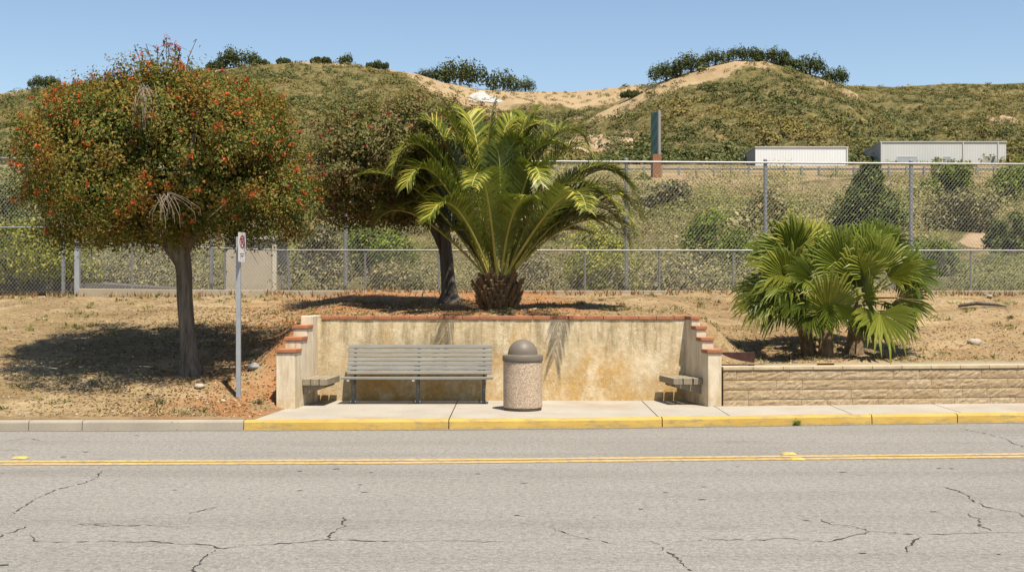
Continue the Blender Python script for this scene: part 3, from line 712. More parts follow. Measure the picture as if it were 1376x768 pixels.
# ridge trees
def tree_far(name, loc, w_, h, label, group='dark oaks along the ridges'):
    o = empty(name, loc, label, 'tree', group)
    lob = max(3, int(w_ / h * 3)); parts = []
    for k in range(lob):
        fx = (k + .5) / lob - .5 + rnd.uniform(-.06, .06); hh = h * (.78 if abs(fx) > .33 else 1.) * rnd.uniform(.85, 1.08)
        cc = np.array(loc) + np.array([fx * w_ * .8, rnd.uniform(-.1, .1) * w_, hh * .47])
        P, N = scatter_blob(cc, (w_ / lob * .82, w_ / lob * .8, hh * .56), 420, 2., .6, 1.05, .18)
        parts.append(leaves(P, N, np.full(len(P), max(.6, h * .085)), .7, .5))
    V, Fq = cat_mesh(parts); np_mesh('crown', V, Fq, 'oak', o)
    m = MB()
    m.tube([(loc[0], loc[1], loc[2] - .9), (loc[0] + w_ * .03, loc[1], loc[2] + h * .5)], [h * .06, h * .035], 6)
    m.build('trunk', 'barkdark', o)
rt = [(60, 118, 42, 14, 0, 'small dark tree alone on the far left ridge'), (320, 92, 54, 24, 0, 'round dark tree on the left ridge beside the flowering tree'), (290, 93, 30, 10, 0, 'low bush like tree left of the round ridge tree'),
      (352, 88, 18, 7, 0, 'tiny low tree just right of the round ridge tree'), (381, 85, 18, 6, 0, 'tiny low tree on top of the left ridge'), (432, 85, 30, 7, 0, 'flat low tree on top of the left ridge beside a ball shaped one'), (465, 85, 15, 12, 0, 'small ball shaped tree on top of the left ridge'), (506, 93, 30, 10, 0, 'low tree right of the ball shaped ridge tree'),
      (580, 104, 50, 16, 1, 'low tree at left end of the dark grove above the tan saddle'), (618, 112, 72, 30, 1, 'widest dark tree above the tan saddle'), (676, 123, 40, 26, 1, 'rounded dark tree right of the white rock patch'), (706, 123, 24, 19, 1, 'small rounded tree beside a larger one on the saddle'),
      (850, 115, 34, 9, 2, 'low scrubby tree at foot of the right hill crest'), (895, 108, 46, 24, 2, 'leftmost big oak of the right hill crest'), (928, 98, 48, 25, 2, 'second oak climbing the right hill crest'), (961, 88, 36, 20, 2, 'third oak just below the right hill top'),
      (1000, 80, 44, 18, 2, 'oak on the left of the right hill top'), (1036, 80, 48, 20, 2, 'oak crowning the right hill top'), (1056, 92, 36, 16, 2, 'oak just below the right hill top on its far side'), (1088, 101, 42, 27, 2, 'tall oak on the right shoulder of the right hill'), (1122, 109, 34, 21, 2, 'last oak down the right shoulder of the right hill')]
for px, py, w_, h_, k, lb in rt:
    yr = SH[k][1] - 3; u = (px - 688) / F; z = float(hill_z(np.array([u]), np.array([yr]))[0])
    z = min(z, EYE + (384 - py) * yr / F)
    tree_far('oak_tree', (u * yr, yr, z), w_ * yr / F * 1.14, h_ * yr / F * rnd.uniform(1.1, 1.3), lb)

# ------------------------------------------------------------------ freeway rail, road sign, warehouses
def bank_z(x, y): return float(hill_z(np.array([x / y]), np.array([y]))[0])
yR = 117.; o = empty('guardrail', (at(400, 235, yR).x, yR, at(400, 235, yR).z), 'long pale steel guardrail along the top of the bank', 'guardrail')
x0, x1 = at(-60, 0, yR).x, at(1440, 0, yR).x; zt = at(0, 225, yR).z
m = MB(); prof = [(0, 0), (-.08, -.04), (-.08, -.09), (0, -.125), (-.08, -.16), (-.08, -.21), (0, -.25), (.03, -.25), (.03, 0)]
m.add([(x, yR + a, zt + d) for x in (x0, x1) for a, d in prof], [(k, (k + 1) % 9, 9 + (k + 1) % 9, 9 + k) for k in range(9)]); m.build('rail', 'guard', o)
pm = None; x = x0 + .5
while x < x1:
    zz = bank_z(x, yR)
    if pm is None:
        m = MB(); m.box(x - .09, x + .09, yR - .14, yR + .2, zz - .5, zt + .07); pm = m.build('post', 'darkpost', o)
    else:
        c = pm.copy(); COL.objects.link(c); c.parent = o; c.location = (x - x0 - .5, 0, 0)
    x += 1.62
# freeway sign seen nearly edge on
yS = 112.; p0 = at(882, 252, yS); gz = bank_z(p0.x, yS)
o = empty('roadside_sign', (p0.x, yS, gz), 'tall green sign panel on a brown post seen edge on', 'sign')
xc = at(882, 0, yS).x; zb = at(0, 208, yS).z; ztp = at(0, 149, yS).z
m = MB(); m.box(xc - .37, xc + .37, yS - .62, yS - .13, gz - .6, zb); m.build('post', 'rust', o)
m = MB(); m.box(xc + .16, xc + .37, yS - .2, yS + .25, zb + .003, ztp); m.build('panel_edge', 'guard', o)
m = MB(); m.box(xc + .06, xc + .155, yS - .1, yS + .1, zb + .003, ztp - .05); m.build('frame', 'darkpanel', o)
xl = at(873, 0, yS + 2.2).x; zl = at(0, 243, yS + 1).z; zu = at(0, 154, yS + 2).z
m = MB(); m.prism([(xl, yS + 1.2), (xc + .05, yS - .1), (xc + .05, yS + .1), (xl + .1, yS + 1.35)], zl, zu); m.build('panel', 'greenpanel', o)
# warehouses
def warehouse(pl, pr, ytop, ybase, Yf, depth, wallmat, end_px, label, wins, downs):
    xL, xR = at(pl, 0, Yf).x, at(pr, 0, Yf).x; z1 = at(0, ytop, Yf).z; z0 = at(0, ybase, Yf).z - 2.5
    o = empty('warehouse', ((xL + xR) / 2, Yf, z0), label, 'building', 'metal warehouses at the foot of the hill')
    Yb = Yf + depth; xe = at(end_px, 0, Yb).x; zr = z1 - (z1 - z0) * .12
    m = MB(); m.add([(xL, Yf, z0), (xR, Yf, z0), (xR, Yf, z1), (xL, Yf, z1)], [(0, 1, 2, 3)])
    m.add([(xR, Yf, z0), (xR, Yb, z0), (xR, Yb, zr), (xR, Yf, z1)], [(0, 1, 2, 3)]); m.add([(xR, Yb, z0), (xe, Yb, z0), (xe, Yb, zr), (xR, Yb, zr)], [(0, 1, 2, 3)]); m.build('wall', wallmat, o)
    m = MB(); m.add([(xe, Yb, z0), (xL, Yf + .003, z0), (xL, Yf + .003, z1), (xL + (xe - xL) * .5, Yf + depth * .5, z1 + .0), (xe, Yb, zr)], [(0, 1, 2, 3, 4)]); m.build('end_wall', 'whseshade', o)
    m = MB(); m.hexa([(xL - .15, Yf - .2, z1 + .003), (xR + .15, Yf - .2, z1 + .003), (xR + .15, Yb, zr + .003), (xe - .15, Yb, zr + .003), (xL - .15, Yf - .2, z1 + .2), (xR + .15, Yf - .2, z1 + .2), (xR + .15, Yb, zr + .2), (xe - .15, Yb, zr + .2)]); m.build('roof', 'roofmetal', o)
    for nm, a, b_, c, d in wins:
        p, q = at(a, d, Yf), at(b_, c, Yf); m = MB(); m.box(p.x, q.x, Yf - .06, Yf + .05, p.z, q.z); wn = m.build(nm, 'roller', o)
        m = MB(); t = .12
        for e in ((p.x - t, p.x, p.z, q.z), (q.x, q.x + t, p.z, q.z), (p.x - t, q.x + t, q.z, q.z + t)): m.box(e[0], e[1], Yf - .10, Yf + .05, e[2], e[3])
        m.build('frame', 'trim', wn)
    for a in downs:
        p = at(a, 0, Yf); m = MB(); m.box(p.x - .12, p.x + .12, Yf - .22, Yf - .003, z0, z1 - .05); m.build('downpipe', 'trim', o)
warehouse(1015, 1139.5, 198, 224, 290., 26, 'whsewhite', 986, 'low white warehouse on the left with a plain corrugated front', [], [1138])
warehouse(1183, 1352, 191, 224, 300., 34, 'whsegrey', 1143, 'longer grey corrugated warehouse with a roller door and windows', [('roller_door', 1206, 1232, 211, 222.5), ('window', 1268, 1277, 211, 218), ('door', 1322, 1337, 210.5, 222.5)], [1184, 1294, 1341])

# ------------------------------------------------------------------ bench alcove wall
YW = 21.53
al = empty('alcove_wall', (-.17, YW, .15), 'stained ochre stucco retaining wall with stepped brick capped sides', 'wall')
m = MB(); m.box(-3.32, 2.97, YW, YW + .2, .05, 1.53)
wall = m.build('back_wall', 'stucco', al)
m = MB(); x = -3.24
while x < 2.93:
    L = min(.297, 2.94 - x); m.box(x, x + L - .006, YW - .02 + rnd.uniform(-.003, .003), YW + .2, 1.533, 1.59 + rnd.uniform(-.002, .002)); x += .30
m.build('brick_cap', 'terracotta', al, bevel=.004)
def side(inner, outer, fronts, tops, capped, yend):
    """inner/outer: x as function of y"""
    m = MB(); cm = MB(); ys = fronts + [yend]
    for i in range(len(fronts)):
        a, c = ys[i], ys[i + 1] - (.0 if i < len(fronts) - 1 else 0); ct = .058 if capped[i] else 0
        q = [(inner(a), a), (outer(a), a), (outer(c), c), (inner(c), c)]
        if inner(a) > outer(a): q = [(outer(a), a), (inner(a), a), (inner(c), c), (outer(c), c)]
        m.prism(q, .05, tops[i] - ct)
        if capped[i]:
            e = .014; yb = c + (.05 if i < len(fronts) - 1 else -.005)
            q = [(q[0][0] - e, a - .02), (q[1][0] + e, a - .02), (q[2][0] + e, c - .004), (q[3][0] - e, c - .004)]
            cm.prism(q, tops[i] - ct + .002, tops[i])
    m.build('side_wall', 'white_stucco', al, bevel=.012); cm.build('step_cap', 'terracotta', al, bevel=.006)
li = lambda y: -3.305 - (YW - y) * .100; lo_ = lambda y: -3.47 - (YW - y) * .19
side(li, lo_, [20.08, 20.47, 20.83, 21.18], [1.095, 1.275, 1.455, 1.60], [1, 1, 1, 0], 21.76)
ri = lambda y: 2.955 + (YW - y) * .20; ro = lambda y: 3.06 + (YW - y) * .31
side(ri, ro, [20.46, 20.74, 21.0, 21.24], [1.07, 1.255, 1.435, 1.595], [1, 1, 1, 1], 21.77)

# slatted seats fixed to the side walls
def wall_bench(inn, sgn, y0, y1, wid, label):
    cx = inn((y0 + y1) / 2) + sgn * wid / 2
    o = empty('wall_bench', (cx, (y0 + y1) / 2, .5), label, 'bench', 'timber seats on the side walls')
    m = MB(); n = 3; gp = .022; w_ = (wid - 2 * gp) / 3
    for k in range(n):
        d0 = .006 + k * (w_ + gp); d1 = d0 + w_
        ya, yb = (y0 + rnd.uniform(-.012, .012), y1)
        m.prism(sorted_quad([(inn(ya) + sgn * d0, ya), (inn(ya) + sgn * d1, ya), (inn(yb) + sgn * d1, yb), (inn(yb) + sgn * d0, yb)]), .487, .592)
    m.build('seat', 'timber', o, bevel=.006)
    for yy in (y0 + .08, y1 - .14):
        m = MB()
        a = inn(yy) + sgn * .006; c = inn(yy) + sgn * (wid - .06); z = (.40, .532)
        q = sorted_quad([(a, yy), (c, yy), (c, yy + .07), (a, yy + .07)])
        m.hexa([(x, y, .33 if abs(x - a) < .01 else .44) for x, y in q] + [(x, y, .485) for x, y in q])
        m.build('bracket', 'timber', o)
def sorted_quad(q):
    area = sum(q[i][0] * q[(i + 1) % 4][1] - q[(i + 1) % 4][0] * q[i][1] for i in range(4))
    return q if area > 0 else q[::-1]
wall_bench(li, 1, 20.50, 21.40, .40, 'small timber slat seat on the left stepped side wall')
wall_bench(ri, -1, 20.68, 21.42, .48, 'small timber slat seat on the right stepped side wall')

# ------------------------------------------------------------------ main bench
bx0, bx1 = -2.77, -.335; FZ = .152
be = empty('park_bench', ((bx0 + bx1) / 2, 21.0, FZ), 'long grey slatted bench with sloped back in front of stained wall', 'bench')
m = MB(); th = R(14); yb0, zb0 = 21.20, .625
for k in range(7):
    d0 = k * .0735; d1 = d0 + .060
    q = []
    for d, off in ((d0, 0), (d0, .032), (d1, .032), (d1, 0)):
        q.append((yb0 + d * math.sin(th) + off * math.cos(th), zb0 + d * math.cos(th) - off * math.sin(th)))
    xo = rnd.uniform(-.006, .006) + k * .004; sg = rnd.uniform(-.003, .003)
    m.hexa([(bx0 + xo, q[0][0], q[0][1]), (bx1 + xo * .3, q[0][0], q[0][1] + sg), (bx1 + xo * .3, q[1][0], q[1][1] + sg), (bx0 + xo, q[1][0], q[1][1]),
            (bx0 + xo, q[3][0], q[3][1]), (bx1 + xo * .3, q[3][0], q[3][1] + sg), (bx1 + xo * .3, q[2][0], q[2][1] + sg), (bx0 + xo, q[2][0], q[2][1])])
m.build('backrest', 'slat', be, bevel=.004)
m = MB()
for k in range(5):
    y0 = 20.775 + k * .088; m.box(bx0 - .045 + .005 * k, bx1 + .02, y0, y0 + .070, .565 - .006 * k, .605 - .006 * k)
m.build('seat', 'slat', be, bevel=.005)
lx = [(475 - 688) * 21.05 / F, (561.5 - 688) * 21.05 / F, (650 - 688) * 21.05 / F]
leg = None
for x in lx:
    if leg is None:
        m = MB(); y = 21.06
        m.prism([(x - .028, y - .045), (x + .028, y - .045), (x + .028, y + .045), (x - .028, y + .045)], FZ + .03, .50)
        m.hexa([(x - .05, y - .09, FZ), (x + .05, y - .09, FZ), (x + .05, y + .09, FZ), (x - .05, y + .09, FZ), (x - .028, y - .045, FZ + .035), (x + .028, y - .045, FZ + .035), (x + .028, y + .045, FZ + .035), (x - .028, y + .045, FZ + .035)])
        leg = m.build('leg', 'castiron', be, bevel=.006)
        m = MB(); m.hexa([(x - .022, 20.810, .525), (x + .022, 20.810, .525), (x + .022, 21.230, .46), (x - .022, 21.230, .46), (x - .022, 20.810, .558), (x + .022, 20.810, .558), (x + .022, 21.230, .537), (x - .022, 21.230, .537)])
        c0, c1 = .205, .245
        m.hexa([(x - .022, 21.234, .46), (x + .022, 21.234, .46), (x + .022, 21.290, .50), (x - .022, 21.290, .50), (x - .022, 21.365, 1.10), (x + .022, 21.365, 1.10), (x + .022, 21.405, 1.09), (x - .022, 21.405, 1.09)])
        brk = m.build('bracket', 'castiron', be)
        m = MB(); m.box(x - .075, x - .035, 20.765, 20.772, .535, .56); bl = m.build('bolt_plate', 'bolt', be); m = MB()
        for dx, dy in ((-.038, -.07), (.038, -.07)): m.lathe([(.012, FZ + .012), (.012, FZ + .05), (.006, FZ + .055)], (x + dx, 21.06 + dy), 8)
        an = m.build('anchor_bolt', 'bolt', be); fx = x
    else:
        for q in (leg, brk, bl, an):
            if q is bl and x > -.6: continue
            c = q.copy(); COL.objects.link(c); c.parent = be; c.location = (x - fx, 0, 0)

# ------------------------------------------------------------------ litter bin
cx, cy = (702.5 - 688) * 20.0 / F, 20.0; B0 = .149
bn = empty('litter_bin', (cx, cy, B0), 'round pebble aggregate litter bin with brown dome lid', 'litter bin')
m = MB(); m.lathe([(.28, B0 + .035), (.305, B0 + .04), (.308, B0 + .06), (.308, .90), (.30, .915)], (cx, cy), 56); m.build('body', 'aggregate', bn, smooth=False)
m = MB(); m.lathe([(.285, B0), (.297, B0 + .005), (.297, B0 + .037)], (cx, cy), 56); m.build('base_ring', 'binbase', bn)
m = MB(); m.lathe([(.30, .916), (.318, .918), (.322, .93), (.322, 1.0), (.314, 1.012), (.24, 1.022)], (cx, cy), 56); m.build('lid_rim', 'lid', bn, smooth=True)
m = MB(); m.lathe([(.238, 1.020)] + [(.236 * math.cos(a), 1.025 + .232 * math.sin(a)) for a in np.linspace(0, R(87), 16)], (cx, cy), 56); m.build('dome', 'lid', bn, smooth=True)
for o_ in bn.children:
    e = o_.modifiers.new('Edge', 'EDGE_SPLIT') if o_.name.startswith('lid') else None
    if e: e.split_angle = R(35)
for p in bn.children[0].data.polygons: p.use_smooth = len(p.vertices) == 4

# ------------------------------------------------------------------ sign on a post, left
sx, sy = (320.5 - 688) * 20.1 / F, 20.1; gz = float(ground_z(sx, sy))
sp = empty('street_sign', (sx, sy, gz), 'white sign with red ring on slim grey post beside kerb', 'sign')
m = MB(); m.box(sx - .036, sx + .036, sy - .03, sy + .03, gz - .2, 2.88); m.build('post', 'signpost', sp, bevel=.006)
n_ = Vector((.98, -.19, 0)).normalized(); t_ = Vector((.19, .98, 0)).normalized()     # plate faces right, left edge nearer
c_ = Vector((sx, sy, 0)) + n_ * .058
def plate(mb, pts, d0, d1):
    a = [c_ + t_ * u + n_ * d0 + Vector((0, 0, z)) for u, z in pts]; b_ = [c_ + t_ * u + n_ * d1 + Vector((0, 0, z)) for u, z in pts]; n = len(pts)
    mb.add(a + b_, [tuple(range(n))[::-1], tuple(range(n, 2 * n))] + [(i, (i + 1) % n, n + (i + 1) % n, n + i) for i in range(n)])
m = MB(); rr = .02; pts = []
for cu, cz, a0 in ((.13, 2.50, -90), (.13, 2.93, 0), (-.13, 2.93, 90), (-.13, 2.50, 180)):
    for a in (0, 45, 90): pts.append((cu + rr * math.cos(R(a0 + a)), cz + rr * math.sin(R(a0 + a))))
plate(m, pts, 0, .004); pl = m.build('sign_plate', 'signwhite', sp)
m = MB(); rc = 2.80; k = 28
ring = [(.105 * math.cos(2 * math.pi * i / k), rc + .105 * math.sin(2 * math.pi * i / k)) for i in range(k)]; ring2 = [(.080 * math.cos(2 * math.pi * i / k), rc + .080 * math.sin(2 * math.pi * i / k)) for i in range(k)]
for i in range(k): j = (i + 1) % k; plate(m, [ring2[i], ring[i], ring[j], ring2[j]], .004, .0065)
plate(m, [(-.066, rc + .05), (-.05, rc + .066), (.066, rc - .05), (.05, rc - .066)], .007, .009); m.build('prohibition_ring', 'signred', pl)
m = MB()
plate(m, [(-.04, rc - .06), (-.015, rc - .06), (-.015, rc + .06), (-.04, rc + .06)], .004, .006); plate(m, [(-.0145, rc + .038), (.03, rc + .038), (.03, rc + .06), (-.0145, rc + .06)], .004, .006)
plate(m, [(-.0145, rc - .01), (.03, rc - .01), (.03, rc + .012), (-.0145, rc + .012)], .004, .006); plate(m, [(.0305, rc - .006), (.052, rc + .004), (.052, rc + .048), (.0305, rc + .056)], .004, .006)
m.build('letter', 'signblack', pl)
m = MB()
for zz, us_ in ((2.60, [(-.07, -.035), (-.025, .012), (.03, .062)]), (2.565, [(-.055, -.02), (-.01, .05)])):
    for a, c in us_: plate(m, [(a, zz), (c, zz), (c, zz + .018), (a, zz + .018)], .004, .0055)
m.build('small_print', 'signblack', pl)

# ------------------------------------------------------------------ block wall on the right
bw = empty('block_wall', (6, 20.8, .1), 'low tan split face block wall right of the bench alcove', 'wall')
m = MB(); x = 3.42; ch = .158
def wpt(x, d, z): return (x - d * .107, float(BLOCK(x)) + d, z)
def blockface(m, xa, xb, z0, z1):
    nx, nz = 9, 4; vs = []; fs = []
    for j in range(nz + 1):
        for i in range(nx + 1):
            ed = i in (0, nx) or j in (0, nz)
            d = rnd.uniform(.002, .006) if ed else rnd.uniform(-.009, .003)
            vs.append(wpt(xa + (xb - xa) * i / nx, d, z0 + (z1 - z0) * j / nz))
    for j in range(nz):
        for i in range(nx): a = j * (nx + 1) + i; fs.append((a, a + 1, a + nx + 2, a + nx + 1))
    b0 = len(vs); cs = [0, nx, (nz + 1) * (nx + 1) - 1, nz * (nx + 1)]
    for c in cs: vs.append((vs[c][0], vs[c][1] + .06, vs[c][2]))
    edges = [list(range(nx + 1)), [j * (nx + 1) + nx for j in range(nz + 1)], [nz * (nx + 1) + i for i in range(nx, -1, -1)], [j * (nx + 1) for j in range(nz, -1, -1)]]
    for k, e in enumerate(edges): fs.append(tuple([b0 + k] + [b0 + (k + 1) % 4] + e[::-1]))
    m.add(vs, fs)
for r_ in range(4):
    z0 = .10 + r_ * ch; x = 3.43 - (.2 if r_ % 2 else 0)
    while x < 14:
        L = rnd.choice([.42, .44, .62, .88]); xa = max(x, 3.43); xb = x + L - .004
        if xb > xa + .05: blockface(m, xa, xb, z0, z0 + ch - .009)
        x += L
m.build('blocks', 'block', bw)
m = MB(); q = lambda x0, x1, d0, d1: [wpt(x0, d0, 0)[:2], wpt(x1, d0, 0)[:2], wpt(x1, d1, 0)[:2], wpt(x0, d1, 0)[:2]]
m.prism(q(3.43, 14, .04, .24), .05, .727); m.build('core', 'mortar', bw)
m = MB(); x = 3.42
while x < 14: m.prism(q(x, x + .495, -.018, .27), .733, .79 + rnd.uniform(-.003, .003)); x += .50
m.build('cap', 'blockcap', bw, bevel=.008)
# dark red board behind the right pillar
bp = at(992, 478, 21.25)
m = MB(); m.box(bp.x - .31, bp.x + .27, 21.22, 21.27, .70, .99); tag(m.build('edging_board', 'redboard', origin=(bp.x, 21.25, .8), bevel=.006), 'dark red timber edging board beside the right pillar', 'board')

# ------------------------------------------------------------------ fences
def chainlink(x0, x1, Y, zb, zt, pitch, r):
    m = MB()
    for sgn in (1, -1):
        k = -int((zt(0) - zb(0)) / pitch) - 2; yo = Y + sgn * r * 1.2
        nmax = int((x1 - x0) / pitch) + int(5 / pitch)
        for i in range(-nmax, nmax):
            xs_ = x0 + i * pitch
            # line x = xs + sgn*0.85*(z - z0)
            z0 = zb(xs_); z1 = zt(xs_); sl = .8
            pts = []
            xa, za = xs_, z0; xb, zb_ = xs_ + sgn * sl * (z1 - z0), z1
            if max(xa, xb) < x0 or min(xa, xb) > x1: continue
            def clip(xa, za, xb, zb_, X):
                t = (X - xa) / (xb - xa); return X, za + (zb_ - za) * t
            if xa < x0: xa, za = clip(xa, za, xb, zb_, x0)
            elif xa > x1: xa, za = clip(xa, za, xb, zb_, x1)
            if xb < x0: xb, zb_ = clip(xa, za, xb, zb_, x0)
            elif xb > x1: xb, zb_ = clip(xa, za, xb, zb_, x1)
            if abs(zb_ - za) < .03: continue
            d = Vector((xb - xa, 0, zb_ - za)).normalized(); n = Vector((-d.z, 0, d.x))
            a = Vector((xa, yo, za)); c = Vector((xb, yo, zb_))
            vs = [a + n * r, a - n * r * .5 + Vector((0, -r * .87, 0)), a - n * r * .5 + Vector((0, r * .87, 0))]; vs += [v + (c - a) for v in vs]
            m.add(vs, [(0, 1, 4, 3), (1, 2, 5, 4), (2, 0, 3, 5)])
    return m
YH, YL = 31.05, 30.7
def fx(px, Y=YH): return (px - 688) * Y / F
ftop = lambda x: at(0, 216.5 + (x / fx(1376)) * 4.0, YH).z
fbot = lambda x: float(ground_z(np.array([x]), np.array([YH]), False)[0]) + .04
hf = empty('tall_fence', (0, YH, 1.95), 'tall galvanised chain link fence running behind a lower one', 'fence')
xa, xb = fx(-190), fx(1600)
zbf = lambda x: 1.95
chainlink(xa, xb, YH, lambda x: np.interp(x, [-8, -3, 30], [1.90, 1.96, 1.98]), ftop, .088, .0030).build('chain_link_mesh', 'wire', hf)
m = MB(); m.tube([(xa, YH, ftop(xa)), (xb, YH, ftop(xb))], .026, 8); m.build('top_rail', 'galv', hf)
m = MB(); zz = at(0, 305.5, YH).z; m.tube([(xa, YH - .03, zz), (fx(100), YH - .03, zz)], .022, 8); m.build('middle_rail', 'galv', hf)
for px in (-106, 84, 283, 464, 650, 842, 1029, 1225, 1418, 1600):
    x = fx(px); m = MB(); m.tube([(x, YH + .05, 1.5), (x, YH + .05, ftop(x) + .05)], .048 if px != 464 else .052, 10)
    m.lathe([(.055, ftop(x) + .05), (.05, ftop(x) + .075), (.02, ftop(x) + .095)], (x, YH + .05), 10); m.build('post', 'galv' if px != 464 else 'darkpost', hf, smooth=False)
lf = empty('low_fence', (0, YL, 1.9), 'lower chain link fence with thin pipe top rail', 'fence')
xa2, xb2 = fx(104, YL), fx(1600, YL)
ltop = lambda x: np.interp(x, [fx(104), fx(380), 15], [at(0, 326, YL).z, at(0, 336, YL).z, at(0, 336.5, YL).z])
chainlink(xa2, xb2, YL, lambda x: np.interp(x, [-9, -4, 30], [2.02, 1.97, 1.97]), ltop, .075, .0027).build('chain_link_mesh', 'wire', lf)
m = MB(); xsr = [xa2, fx(380), xb2]; m.tube([(x, YL, float(ltop(x))) for x in xsr], .020, 8); m.build('top_rail', 'galv', lf)
for px in (177, 302, 388, 490.5, 590, 688, 786, 886, 985.5, 1086, 1200, 1305, 1405, 1505):
    x = fx(px, YL); m = MB(); m.tube([(x, YL + .03, 1.6), (x, YL + .03, float(ltop(x)) + .03)], .026, 8); m.build('post', 'galv', lf)
x = xa2; m = MB(); m.box(x - .06, x + .06, YL - .06, YL + .06, 1.5, at(0, 326, YL).z + .06); m.build('end_post', 'signpost', lf, bevel=.01)
ft = MB(); x = fx(106, YL) + .03
ft.hexa([(x, YL - .12, 1.5), (fx(420, YL), YL - .12, 1.5), (fx(420, YL), YL + .12, 1.5), (x, YL + .12, 1.5), (x, YL - .12, 2.035), (fx(420, YL), YL - .12, 1.985), (fx(420, YL), YL + .12, 1.985), (x, YL + .12, 2.035)])
tag(ft.build('concrete_footing', 'footing', origin=(fx(260), YL, 1.9), bevel=.01), 'low concrete footing under the left part of the lower fence', 'footing')
ft = MB(); ft.box(fx(421, YL), fx(1600, YL), YL - .10, YL + .12, 1.6, 1.99)
tag(ft.build('fence_kerb', 'footing', origin=(fx(900), YL, 1.9), bevel=.012), 'long low concrete kerb under the middle and right of the fence', 'kerb')
# beige shed and asphalt berm behind the fence
Ysd = 36.; xl, xr = at(303, 0, Ysd).x, at(366, 0, Ysd).x
sh = empty('utility_shed', ((xl + xr) / 2, Ysd, 1.9), 'plain beige shed behind the fence by the flowering tree', 'shed')
m = MB(); m.box(xl, xr, Ysd, Ysd + 2.4, 1.2, 3.42); m.build('wall', 'shed', sh)
m = MB(); m.box(xr + .003, xr + .12, Ysd - .04, Ysd + .1, 1.2, 3.42); m.build('corner_trim', 'shedend', sh)
m = MB(); m.box(xl - .1, xr + .2, Ysd - .1, Ysd + 2.5, 3.423, 3.5); m.build('roof', 'roofmetal', sh)
m = MB(); a, c = at(106, 375, 33.5), at(245, 388, 33.5)
m.hexa([(a.x - 3, 33.5, 1.5), (c.x, 33.5, 1.5), (c.x, 35.5, 1.5), (a.x - 3, 35.5, 1.5), (a.x - 3, 33.5, a.z + .1), (c.x, 33.5, c.z), (c.x, 35.5, c.z), (a.x - 3, 35.5, a.z + .15)])
tag(m.build('asphalt_ramp', 'darkpanel', origin=(a.x, 34, 1.9)), kind='structure')

# ------------------------------------------------------------------ flowering trees
def broad_tree(name, base, ctr, rad, label, leafm, flm, barkm, ncl, per, leaf, spread, trunk, limbs, nfl, p=2.5, lobes=(), extra=None):
    o = empty(name, base, label, 'tree')
    parts = []
    C, N = scatter_blob(ctr, rad, ncl, p, .74, 1.03, .17)
    for lc, lr, k in lobes:
        C2, N2 = scatter_blob(lc, lr, k, 2.2, .75, 1.05, .14); C = np.vstack([C, C2]); N = np.vstack([N, N2])
    fb_ = (C[:, 2] > ctr[2] - rad[2] * .98) & (vn(np.arctan2(C[:, 0] - ctr[0], -(C[:, 1] - ctr[1])) * 4.2 + 20, C[:, 2] * 2.6 + 9) > .36)
    C, N = C[fb_], N[fb_]
    P, NN = clumps(C, N, per, spread)
    parts.append(leaves(P, NN, np.full(len(P), leaf), .5, .75))
    Ci, Ni = scatter_blob(ctr, tuple(r * .80 for r in rad), ncl * 12, p, .60, 1., .12)
    parts.append(leaves(Ci, Ni, np.full(len(Ci), leaf * 2.0), .6, .8))
    n0 = sum(len(q[1]) for q in parts); mi = [0] * n0; mats = [leafm]
    if extra:
        for mt_, mbx in extra(C, N):
            parts.append((np.array([tuple(v) for v in mbx.v]), np.array(mbx.f))); mats.append(mt_); mi += [len(mats) - 1] * len(mbx.f)
    V, Fq = cat_mesh(parts); cr = np_mesh('crown', V, Fq, mats, o)
    cr.data.polygons.foreach_set('material_index', np.array(mi, dtype=np.int32))
    # flowers: tight tufts
    k = npr.choice(len(C), nfl, replace=False); FC = C[k] + N[k] * (spread * 1.1)
    FC = FC[(FC[:, 1] < ctr[1] + rad[1] * .6) & (FC[:, 2] > ctr[2] - rad[2] * (.55 + .4 * npr.random(len(FC))))]
    P = np.repeat(FC, 15, 0) + npr.normal(0, leaf * .45, (len(FC) * 15, 3))
    V, Fq = leaves(P, npr.normal(0, 1, (len(P), 3)), np.full(len(P), leaf * .85), .6, .5); f = np_mesh('flowers', V, Fq, flm, o); f['kind'] = 'stuff'
    m = MB(); m.tube(trunk[0], trunk[1], 22, True, .13)
    for pts, r in limbs: m.tube(pts, r, 9, True, .06)
    m.build('trunk', barkm, o, smooth=True)
    return o, C, N
tY = 21.4; tb = at(256, 500, tY); gz = float(ground_z(tb.x, tY)); tb.z = gz
T = lambda px, py, dy=0: at(px, py, tY + dy)
tc = T(219, 216); trunk = ([tb + Vector((.0, 0, -.25)), tb + Vector((0, 0, .02)), tb + Vector((-.01, 0, .22)), T(251, 440), T(248, 400), T(247, 365), T(244, 340), T(241, 318)], [.28, .215, .16, .138, .132, .138, .15, .14])
limbs = [([T(247, 356), T(231, 336, -.1), T(208, 306, -.3), T(160, 255, -.5), T(120, 210, -.7)], [.13, .11, .09, .06, .03]), ([T(246, 335), T(262, 315, .1), T(300, 280, .3), T(350, 240, .5)], [.12, .10, .07, .03]),
         ([T(242, 330), T(238, 290, .4), T(225, 220, .8), T(215, 140, .9)], [.12, .1, .07, .03]), ([T(245, 330), T(250, 290, -.5), T(255, 230, -1.2), T(262, 160, -1.3)], [.11, .09, .06, .03])]
def quads(P, size, asp=.55):
    V, Fq = leaves(np.array(P), npr.normal(0, 1, (len(P), 3)), np.full(len(P), size), asp); m = MB(); m.v = [tuple(v) for v in V]; m.f = [tuple(f) for f in Fq]; return m
